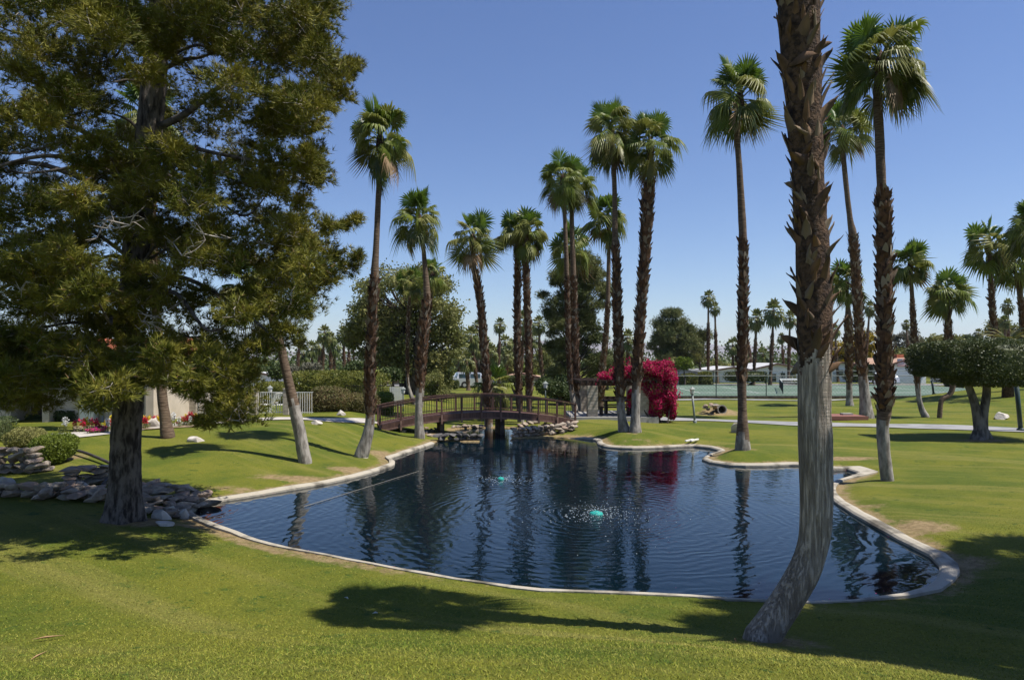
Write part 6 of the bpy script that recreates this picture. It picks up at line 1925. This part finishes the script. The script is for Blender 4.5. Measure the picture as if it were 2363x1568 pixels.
gable_house('red-trimmed house end at the right picture edge', 92, 2240, 2420, 856, (2330, 846), 9, 'stucco_w', 'roof_tan', windows=[(2260,2275,866,880),(2300,2320,866,880)])
gable_house('far white house glimpsed right of the pine', 84, 560, 640, 868, (600, 860), 9, 'stucco_w', 'roof_white', windows=[(585,595,874,884)])

def flag():
    Yf = 93.6
    c = W(2085, 836, Yf)
    w = 31 * Yf / F; h = 17 * Yf / F
    root = thing('flag', 'striped flag with blue star field on the white gable wall', 'flag', c)
    for k in range(13):
        MB().box((0, 0, h / 2 - (k + 0.5) * h / 13), (w, 0.03, h / 13 * 0.998)).build('stripe', M['flag_red' if k % 2 == 0 else 'flag_white'], root)
    cn = MB().box((-w * 0.3, -0.02, h / 2 - h * 7 / 26), (w * 0.4, 0.03, h * 7 / 13)).build('canton', M['flag_blue'], root)
    st = MB()
    for r in range(5):
        for q in range(6):
            px_, pz_ = -w * 0.5 + w * 0.4 * (q + 0.5) / 6, h / 2 - h * 7 / 13 * (r + 0.5) / 5
            a = np.arange(10) * math.pi / 5 + math.pi / 2
            rr = np.where(np.arange(10) % 2 == 0, 0.05, 0.02)
            V = np.stack([px_ + rr * np.cos(a), np.full(10, -0.04), pz_ + rr * np.sin(a)], -1)
            V = np.concatenate([V, [(px_, -0.042, pz_)]])
            st.add(V, None, [(10, (i + 1) % 10, i) for i in range(10)])
    st.build('stars', M['flag_white'], cn)
flag()

# ================================================================== CARS
def car(name, label, px, Y, rz, L, Wd, Ht, roofline, paint, seed=0):
    x = wx(px, Y)
    root = thing(name, label, 'car', (x, Y, hh(x, Y) + 0.07), rz, 'cars on the driveways')
    hl = L / 2; hwd = Wd / 2
    prof = np.array(roofline) * np.array((L, Ht))             # upper outline rear to front, x from -0.5 to 0.5
    n = len(prof)
    ys = [(-1.0, 0.0), (-0.98, 1.0), (-0.80, 1.0), (0.80, 1.0), (0.98, 1.0), (1.0, 0.0)]
    V = []; Q = []
    zb = 0.22
    cols = []
    for yy, kind in ((-1, 'sill'), (-1.0, 'belt'), (-0.82, 'roof'), (0.82, 'roof'), (1.0, 'belt'), (1, 'sill')):
        for (px_, pz) in prof:
            if kind == 'sill': z = zb
            elif kind == 'belt': z = min(pz, Ht * 0.60)
            else: z = pz
            V.append((px_, yy * hwd * (0.98 if kind != 'belt' else 1.0), z))
    for r in range(5):
        for k in range(n - 1):
            a = r * n + k
            Q.append((a, a + 1, a + n + 1, a + n))
    Q += [(r * n, (r + 1) * n, (5 - r - 1) * n, (5 - r) * n) for r in range(2)]
    Q += [((r + 1) * n - 1, (5 - r + 1) * n - 1, (5 - r) * n - 1, (r + 2) * n - 1) for r in range(2)]
    body = MB().add(V, np.array(Q)).build('body', M[paint], root, smooth=False)
    # glass: side windows on the cabin flank
    cab = [k for k in range(n) if prof[k, 1] > Ht * 0.80]
    if len(cab) >= 2:
        xa, xb = prof[cab[0], 0], prof[cab[-1], 0]
        for sg in (-1, 1):
            for (u0, u1) in ((0.02, 0.48), (0.53, 0.98)):
                xx0 = xa + (xb - xa) * u0; xx1 = xa + (xb - xa) * u1
                z0, z1 = Ht * 0.63, Ht * 0.90
                f0 = (z0 - Ht * 0.6) / (Ht * 0.4); f1 = (z1 - Ht * 0.6) / (Ht * 0.4)
                y0 = sg * hwd * (1.0 - 0.18 * f0) + sg * 0.02; y1 = sg * hwd * (1.0 - 0.18 * f1) + sg * 0.02
                MB().add([(xx0, y0, z0), (xx1, y0, z0), (xx1, y1, z1), (xx0, y1, z1)], [(0, 1, 2, 3)]).build('side_window', M['glass'], root)
        for k, nm in ((cab[0], 'rear_window'), (cab[-1], 'windscreen')):
            kk = k - 1 if k == cab[0] else k + 1
            kk = int(np.clip(kk, 0, n - 1))
            p, q = prof[k], prof[kk]
            if q[1] < Ht * 0.62:
                t = (p[1] - Ht * 0.62) / max(p[1] - q[1], 1e-6); q = p + (q - p) * t
            off = np.array((0.02 if kk > k else -0.02, 0.015))
            P = [(p[0] + off[0], -hwd * 0.70, p[1] - 0.04), (p[0] + off[0], hwd * 0.70, p[1] - 0.04), (q[0] + off[0], hwd * 0.78, q[1] + 0.02), (q[0] + off[0], -hwd * 0.78, q[1] + 0.02)]
            MB().add(P, [(0, 1, 2, 3)]).build(nm, M['glass'], root)
    wr = 0.32
    tyre = MB().tube([(0, -0.1, 0), (0, 0.1, 0)], wr, 18).mesh('tyre'); tyre.materials.append(M['tyre'])
    rim = MB().tube([(0, -0.108, 0), (0, 0.108, 0)], wr * 0.62, 12).mesh('rim'); rim.materials.append(M['rim'])
    arch = MB().tube([(0, -0.005, 0), (0, 0.02, 0)], wr * 1.2, 18).mesh('wheel_arch'); arch.materials.append(M['dark'])
    for sx in (-0.30, 0.31):
        for sg in (-1, 1):
            w = inst('wheel', tyre, root, (sx * L, sg * (hwd - 0.07), wr - 0.02))
            inst('rim', rim, w, (0, 0, 0))
            inst('wheel_arch', arch, root, (sx * L, sg * hwd * 1.0, wr + 0.02))
    for sg in (-1, 1):
        MB().box((hl - 0.06, sg * hwd * 0.72, Ht * 0.45), (0.12, 0.30, 0.14)).build('headlight', M['lamp_glass'], root)
        MB().box((-hl + 0.06, sg * hwd * 0.78, Ht * 0.48), (0.12, 0.22, 0.18)).build('tail_light', M['redlens'], root)
    MB().box((hl - 0.02, 0, 0.34), (0.10, Wd * 0.9, 0.2)).build('bumper', M[paint], root)
    MB().box((-hl + 0.02, 0, 0.36), (0.10, Wd * 0.9, 0.2)).build('bumper', M[paint], root)
arcb = [(-0.5, 0.35)] + [(-0.5 + 0.5 * (1 - math.cos(t)) * 0.95, 0.42 + 0.58 * math.sin(t)) for t in np.linspace(0.15, 1.75, 9)] + [(0.20, 0.86), (0.30, 0.62), (0.40, 0.58), (0.47, 0.48), (0.5, 0.35)]
car('rounded_car', 'white rounded bubble-shaped car parked before the flag garage', 2032, 91.5, math.pi, 4.1, 1.75, 1.5, arcb, 'car_white')
suv = [(-0.5, 0.40), (-0.49, 0.62), (-0.44, 0.98), (-0.30, 1.0), (0.02, 1.0), (0.10, 0.97), (0.24, 0.66), (0.45, 0.60), (0.5, 0.45)]
car('sport_utility_car', 'silver tall car parked by the carport seen above the bridge', 1096, 80, 0.25, 4.8, 1.9, 1.75, suv, 'car_silver')
pick = [(-0.5, 0.42), (-0.5, 0.62), (-0.12, 0.62), (-0.10, 0.98), (0.10, 1.0), (0.16, 0.97), (0.25, 0.66), (0.47, 0.60), (0.5, 0.45)]
car('pickup', 'pale pickup truck left of the silver car', 1068, 82, math.pi + 0.1, 5.2, 1.9, 1.7, pick, 'car_white')
car('red_car', 'red car glimpsed under the topiary crown', 2282, 86, 0.2, 4.5, 1.8, 1.45, suv, 'car_red')

# agave and pale spiky plants by the white house
def agave(label, px, Y, r, seed):
    g = np.random.default_rng(seed); x = wx(px, Y)
    root = thing('agave', label, 'agave', (x, Y, hh(x, Y)), 0, 'agaves by the white house')
    V = np.array([(0, -0.07, 0), (0, 0.07, 0), (0.5, -0.06, 0.35), (0.5, 0.06, 0.35), (1.0, 0, 0.75)]) * r
    me = MB().add(V, [(0, 1, 3, 2)], [(2, 3, 4)]).mesh('leaf'); me.materials.append(M['frond_old'])
    for k in range(26):
        inst('leaf', me, root, (0, 0, 0.02), (0, -R(g.uniform(-10, 55)), k * 2.4), (1, 1, 1))
agave('pale agave right of the four windows', 1836, 90, 1.3, 1)
agave('green agave left of the four windows', 1766, 93, 0.9, 2)

# ================================================================== NEAR GRASS
def grass():
    g = np.random.default_rng(77)
    n = 360000
    # denser close to the camera position
    Yg = 2.2 + (17.0 - 2.2) * g.random(n) ** 1.6
    Xg = g.uniform(-1, 1, n) * (0.9 * Yg + 1.0)
    sd = pond_sd(Xg, Yg)
    gxk = np.clip(np.searchsorted(gx, Xg), 1, nx - 1); gyk = np.clip(np.searchsorted(gy, Yg), 1, ny - 1)
    dr = dry[gyk, gxk]
    keep = (sd > 0.10) & (g.random(n) > dr * 0.9) & (g.random(n) < 1 - sstep(9, 17, Yg))
    Xg, Yg = Xg[keep], Yg[keep]; m = len(Xg)
    Zg = H(Xg, Yg, sd[keep]) - 0.004
    a = g.uniform(0, 2 * np.pi, m)
    hgt = g.uniform(0.008, 0.022, m); w = 0.0021 + 0.0005 * Yg
    lean = g.normal(size=(m, 2)) * 0.017
    B = np.stack([Xg, Yg, Zg], -1); s = np.stack([np.cos(a) * w, np.sin(a) * w, a * 0], -1)
    Tp = B + np.stack([lean[:, 0], lean[:, 1], hgt], -1)
    V = np.stack([B - s, B + s, Tp], 1).reshape(-1, 3)
    o = MB().add(V, None, np.arange(3 * m).reshape(-1, 3)).build('grass', M['blade'])
    o['kind'] = 'stuff'; o['label'] = 'short mown grass blades on the near slope'; o['category'] = 'grass'
grass()
